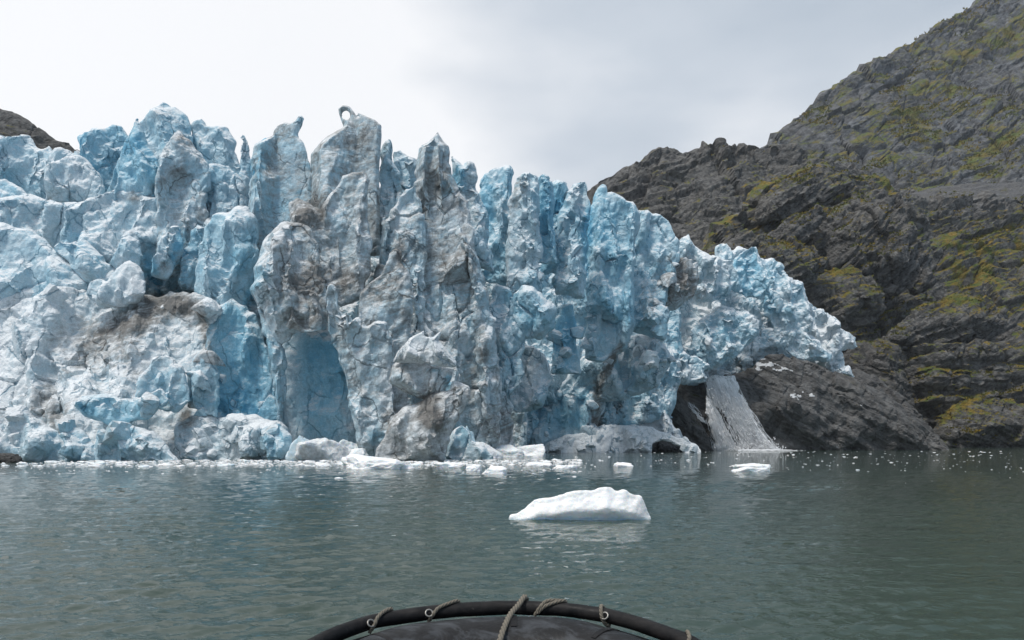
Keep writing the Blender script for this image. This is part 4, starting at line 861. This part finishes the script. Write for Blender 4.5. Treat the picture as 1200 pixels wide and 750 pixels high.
# ------------------------------------------------------------------ inflatable boat
def catmull(P, n):
    P = np.array(P, float); P = np.vstack([2 * P[0] - P[1], P, 2 * P[-1] - P[-2]]); o = []
    for i in range(1, len(P) - 2):
        for t in np.linspace(0, 1, n, endpoint=False):
            a, b, c, d = P[i - 1:i + 3]
            o.append(.5 * (2 * b + (c - a) * t + (2 * a - 5 * b + 4 * c - d) * t * t + (3 * b - a - 3 * c + d) * t ** 3))
    o.append(P[-2]); return np.array(o)
def frames(C):
    T = np.gradient(C, axis=0); T /= np.linalg.norm(T, axis=1, keepdims=True) + 1e-12
    A = np.cross(T, np.array([0, 0, 1.0])); A /= np.linalg.norm(A, axis=1, keepdims=True) + 1e-9
    return T, A, np.cross(A, T)
def tube(C, r, seg=16, a0=0.0, a1=2 * math.pi, closed=True, rr=None):
    T, A, B = frames(C); an = np.linspace(a0, a1, seg, endpoint=not closed); R = r if rr is None else rr
    V = C[:, None, :] + (np.cos(an)[None, :, None] * A[:, None, :] + np.sin(an)[None, :, None] * B[:, None, :]) * (np.asarray(R).reshape(-1, 1, 1) if rr is not None else r)
    n, g = len(C), np.arange(len(C) * seg).reshape(len(C), seg)
    if closed: g = np.concatenate([g, g[:, :1]], 1)
    Q = np.stack([g[:-1, :-1], g[:-1, 1:], g[1:, 1:], g[1:, :-1]], -1).reshape(-1, 4)
    return V.reshape(-1, 3), Q
def rubber(name, base, worn_sheen, lo, hi, rough):
    m, t, b = new_mat(name); n = NT(t); p = n.pos()
    f = n.noise(n.map(p, (1.0, 1.6, 1), (0, 0, .4)), 4.5, 8, .62, 1.2)
    c = n.mix(n.rng(f, lo, hi), base, worn_sheen); c = n.mix(n.rng(n.noise(p, 40, 4, .7), .62, .75, 0, .35), c, (.16, .15, .14, 1))
    b.inputs['Specular IOR Level'].default_value = .18; n.put(b.inputs['Base Color'], c); n.put(b.inputs['Roughness'], n.rng(n.noise(p, 9, 5), .3, .7, rough - .12, rough + .14))
    n.put(b.inputs['Normal'], n.bump(n.math('ADD', n.noise(p, 25, 5, .6), n.math('MULTIPLY', n.noise(p, 4, 3), 1.5)), .25, .015)); return m
BLK_R = rubber('black_rubber', (.010, .010, .011, 1), (.024, .022, .022, 1), .4, .7, .56)
GRY_R = rubber('worn_sheen_rubber', (.016, .016, .017, 1), (.055, .059, .066, 1), .45, .68, .46)  # worn grey, plus grey-blue sky reflections painted into the colour
filaments([(828, 446), (864, 447)], [(860, 530), (918, 531)], 330, 153.6, 152.4, 5)
filaments([(828, 474), (836, 478)], [(836, 530), (864, 530)], 110, 152.6, 151.6, 6)
filaments([(806, 470), (812, 474)], [(824, 494), (830, 498)], 60, 148.6, 147.4, 7)
def droplets(n):
    r_ = np.random.default_rng(9); V0, T0 = ICO[1]; VV = []; TT = []
    for k in range(n):
        t = 1 - r_.random() ** 2 * .9; a = r_.random(); px = 828 + 36 * a + (32 + 18 * a) * t ** 1.3 + r_.normal() * (1.5 + 3.5 * t); py = 446 + 83 * t - abs(r_.normal()) * 3 * t
        if r_.random() < .45: px = r_.normal(888, 20); py = 529 - abs(r_.normal()) * 5 * math.exp(-((px - 885) / 26) ** 2)
        Y = 152.6 - r_.random() * 2; rr = r_.uniform(.04, .16)
        VV.append(V0 * rr * np.array([1, 1, 1.4]) + np.array([(px - 600) / F * Y, Y, max(H + (HZ - py) / F * Y, 0.02)])); TT.append(T0 + k * len(V0))
    o = mesh('water_drops', np.concatenate(VV), np.concatenate(TT), FROTH, smooth=True, org=(48, 158, 0)); o.parent = wf; o.location = o.location - wf.location; o['kind'] = 'stuff'
droplets(900)
boat = empty('inflatable_boat', (0, 2.5, 0)); tag(boat, 'black rubber inflatable boat bow with rope lashed along its rim', 'boat')
def bpart(name, V, Q, mat, smooth=True, parent=None):
    o = mesh(name, np.asarray(V, np.float32), Q, mat, smooth=smooth); o.parent = parent or boat
    o.location = -boat.location if parent is None else (0, 0, 0); return o
RIM = [(-1.24, 1.6, .86), (-1.22, 2.4, .89), (-1.19, 3.2, .93), (-1.10, 3.80, .965), (-.84, 4.18, .995), (-.36, 4.36, 1.02), (.08, 4.41, 1.024), (.52, 4.32, 1.01), (.83, 4.05, .988), (1.03, 3.72, .96), (1.11, 3.1, .92), (1.14, 2.4, .89), (1.15, 1.6, .86)]
RC = catmull(RIM, 26)
Tn, An, Bn = frames(RC)        # An points outwards of the bow
TC = RC - An * .27 * np.sign((An * (RC - np.array([0, 2.0, .9]))).sum(1))[:, None]; TC[:, 2] -= .275
rr = .275 * (1 + .0 * RC[:, 0])
V, Q = tube(TC, .275, 28); hull = bpart('hull_tube', V, Q, BLK_R)
V, Q = tube(RC, .045, 18); V[:, 2] += .006 * fbm(V * 6, 3); bpart('rim', V, Q, BLK_R)
sel = slice(70, len(TC) - 78)
inn = np.sign((An * (RC - np.array([0, 2.0, .9]))).sum(1)).mean()
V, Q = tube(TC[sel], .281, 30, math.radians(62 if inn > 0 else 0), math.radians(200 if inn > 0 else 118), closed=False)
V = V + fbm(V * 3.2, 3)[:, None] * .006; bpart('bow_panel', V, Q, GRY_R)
for k0 in (96, 150, 196):
    V, Q = tube(TC[k0:k0 + 4], .286, 24, math.radians(66), math.radians(196), closed=False); bpart('seam_strip', V, Q, BLK_R)
V, Q = tube(RC + An * inn * .02 + np.array([0, 0, -.11]), .03, 12); bpart('spray_strake', V, Q, BLK_R)
def rope_material():
    m, t, b = new_mat('rope_fibre'); n = NT(t); p = n.pos()
    n.put(b.inputs['Base Color'], n.mix(n.noise(p, 60, 4, .7), (.07, .062, .05, 1), (.26, .23, .185, 1))); b.inputs['Roughness'].default_value = .9
    n.put(b.inputs['Normal'], n.bump(n.noise(p, 220, 3), .5, .004)); return m
ROPE = rope_material()
def rope(P, r, name='rope', pitch=None, n=30):
    C = catmull(P, n); ln = np.r_[0, np.cumsum(np.linalg.norm(np.diff(C, axis=0), axis=1))]; pitch = pitch or r * 7
    T, A, B = frames(C); VV = []; QQ = []; off = 0
    for k in range(3):
        ph = ln / pitch * 2 * math.pi + k * 2.094
        V, Q = tube(C + (np.cos(ph)[:, None] * A + np.sin(ph)[:, None] * B) * r * .5, r * .58, 9); VV.append(V); QQ.append(Q + off); off += len(V)
    return bpart(name, np.concatenate(VV), np.concatenate(QQ), ROPE)
def rim_at(px):
    """point on the rim seen at column px, and its frame"""
    X = 600 + F * RC[:, 0] / RC[:, 1]; i = int(np.argmin(np.abs(X - px) + (RC[:, 1] < 3.5) * 999)); return RC[i], Tn[i], An[i] * inn, i
def over(px, a, b, u, r):
    """rope point round the rim at column px: a degrees round it from the inner side over the top"""
    c, t, o, i = rim_at(px); an = math.radians(a); rad = .045 + r
    return c - o * math.cos(an) * rad + np.array([0, 0, 1]) * math.sin(an) * rad + t * u
r = .0115
c, t, o, i = rim_at(612)
rope([c - o * .62 + np.array([-.13, 0, -.10]), c - o * .45 + np.array([-.10, 0, -.020]), c - o * .26 + np.array([-.065, 0, .022]), c - o * .12 + np.array([-.02, 0, .045]), c + np.array([.015, 0, .068]), c + o * .05 + np.array([.03, 0, .035]), c + o * .07 + np.array([.04, 0, -.06])], .017)
rope([over(628, -40, 0, 0, r), over(632, 20, 0, 0, r), over(640, 65, 0, 0, r), over(650, 95, 0, 0, r), over(660, 130, 0, 0, r), over(664, 190, 0, 0, r)], r)
rope([over(630, -20, 0, 0, r), over(640, 30, 0, 0, r), over(652, 75, 0, .01, r), over(661, 100, 0, .01, r), over(664, 150, 0, 0, r)], r)
for (a, b) in ((431, 458), (503, 537)):
    rope([over(a, -60, 0, 0, r), over(a + 1, -5, 0, 0, r), over((a * 2 + b) / 3, 40, 0, 0, r), over((a + b * 2) / 3, 75, 0, 0, r), over(b, 110, 0, 0, r), over(b + 2, 180, 0, 0, r)], r)
rope([over(706, 150, 0, 0, r), over(706, 90, 0, 0, r), over(708, 45, 0, 0, r), over(711, 0, 0, 0, r), over(714, -50, 0, 0, r), over(716, -80, 0, 0, r)], r)
rope([over(798, 160, 0, 0, r), over(804, 100, 0, 0, r), over(812, 60, 0, 0, r), over(818, 10, 0, 0, r)], r)
def ring(c, ax, R, rr_):
    ax = Vector(ax).normalized(); q = Vector((0, 0, 1)).rotation_difference(ax); P = []
    for k in range(25):
        a = 2 * math.pi * k / 24; v = q @ Vector((math.cos(a) * R, math.sin(a) * R, 0)); P.append(np.array(c) + np.array(v))
    return tube(np.array(P), rr_, 8)
MET = new_mat('dull_metal'); MET[2].inputs['Base Color'].default_value = (.30, .29, .27, 1); MET[2].inputs['Metallic'].default_value = .8; MET[2].inputs['Roughness'].default_value = .45
for px in (431, 503, 714):
    c, t, o, i = rim_at(px); V, Q = ring(c - o * .05 + np.array([0, 0, .012]), -o + np.array([0, 0, .7]), .022, .006); bpart('grommet', V, Q, MET[0])

# ------------------------------------------------------------------ snow scraps on the slab, dark bank on the left
SNOW = new_mat('old_snow'); n = NT(SNOW[1]); n.put(SNOW[2].inputs['Base Color'], n.mix(n.noise(n.pos(), 3, 5, .7), (.42, .43, .44, 1), (.68, .69, .70, 1))); SNOW[2].inputs['Roughness'].default_value = .7
def snow_patch(key, blob, label, thr=.56, freq=1.1):
    V, Q = ROCKS[key]; nn = vnormals(V, Q)
    m = blobs(V, blob) + .55 * fbm(V * np.array([freq * .5, freq, freq * 1.6], np.float32), 4) + .5 * (nn[:, 2] - .4); m[nn[:, 1] > .3] = 0
    q = Q[(m[Q] > thr).all(1)]
    if len(q) < 4: return
    u, inv = np.unique(q, return_inverse=True); W = V[u] + nn[u] * .10; q = inv.reshape(q.shape)
    E = np.concatenate([np.stack([q[:, k], q[:, (k + 1) % 4]], 1) for k in range(4)]); key_ = np.sort(E, 1) @ np.array([len(u), 1])
    uq, ix, ct = np.unique(key_, return_index=True, return_counts=True); bd = E[ix[ct == 1]]; nV = len(W)
    side = np.stack([bd[:, 1], bd[:, 0], bd[:, 0] + nV, bd[:, 1] + nV], 1)          # rim of the patch down into the rock
    W = np.concatenate([W, V[u] - nn[u] * .1]); q = np.concatenate([q, side])
    tag(mesh('snow_patch', W, q, SNOW[0], org=W.mean(0)), label, 'snow', kind='stuff')
snow_patch('rock_slab12', [(905, 430, 44, 10, 14, .62), (940, 464, 30, 10, 24, .6), (985, 524, 16, 3, 12, .9), (1000, 470, 40, 6, 30, .35)], 'old snow streaks scattered over the polished rock slab below the ice')
rock_body('gravel_bank', 'low dark bank of wet stones at the left foot of the glacier', [(-120, 545), (-120, 530), (-40, 530), (0, 531), (12, 533), (24, 537), (30, 546)], 68, 2.0, 0, wet=.5, mat=SLAB, bed=.8, amp=.5, seed=41, cat='bank')
# ------------------------------------------------------------------ damp air
X0, X1, Y0, Y1, Z0, Z1 = -420, 1150, -60, 1180, -1.5, 760
hv = np.array([(x, y, z) for x in (X0, X1) for y in (Y0, Y1) for z in (Z0, Z1)], np.float32)
hq = np.array([[0, 1, 3, 2], [4, 6, 7, 5], [0, 4, 5, 1], [2, 3, 7, 6], [0, 2, 6, 4], [1, 5, 7, 3]])
hm, ht, hb = new_mat('damp_air'); ht.nodes.remove(hb); hvn = nd(ht, 'ShaderNodeVolumePrincipled'); hvn.inputs['Color'].default_value = (.86, .91, .97, 1); hvn.inputs['Density'].default_value = 0.00008
ht.links.new(hvn.outputs[0], [q for q in ht.nodes if q.type == 'OUTPUT_MATERIAL'][0].inputs['Volume'])
tag(mesh('haze', hv, hq, hm), 'thin damp haze over the fjord', 'haze', kind='stuff')
print('TRIS', sum(len(o.data.loops) - 2 * len(o.data.polygons) for o in bpy.data.objects if o.type == 'MESH'), 'blocks', nblk)
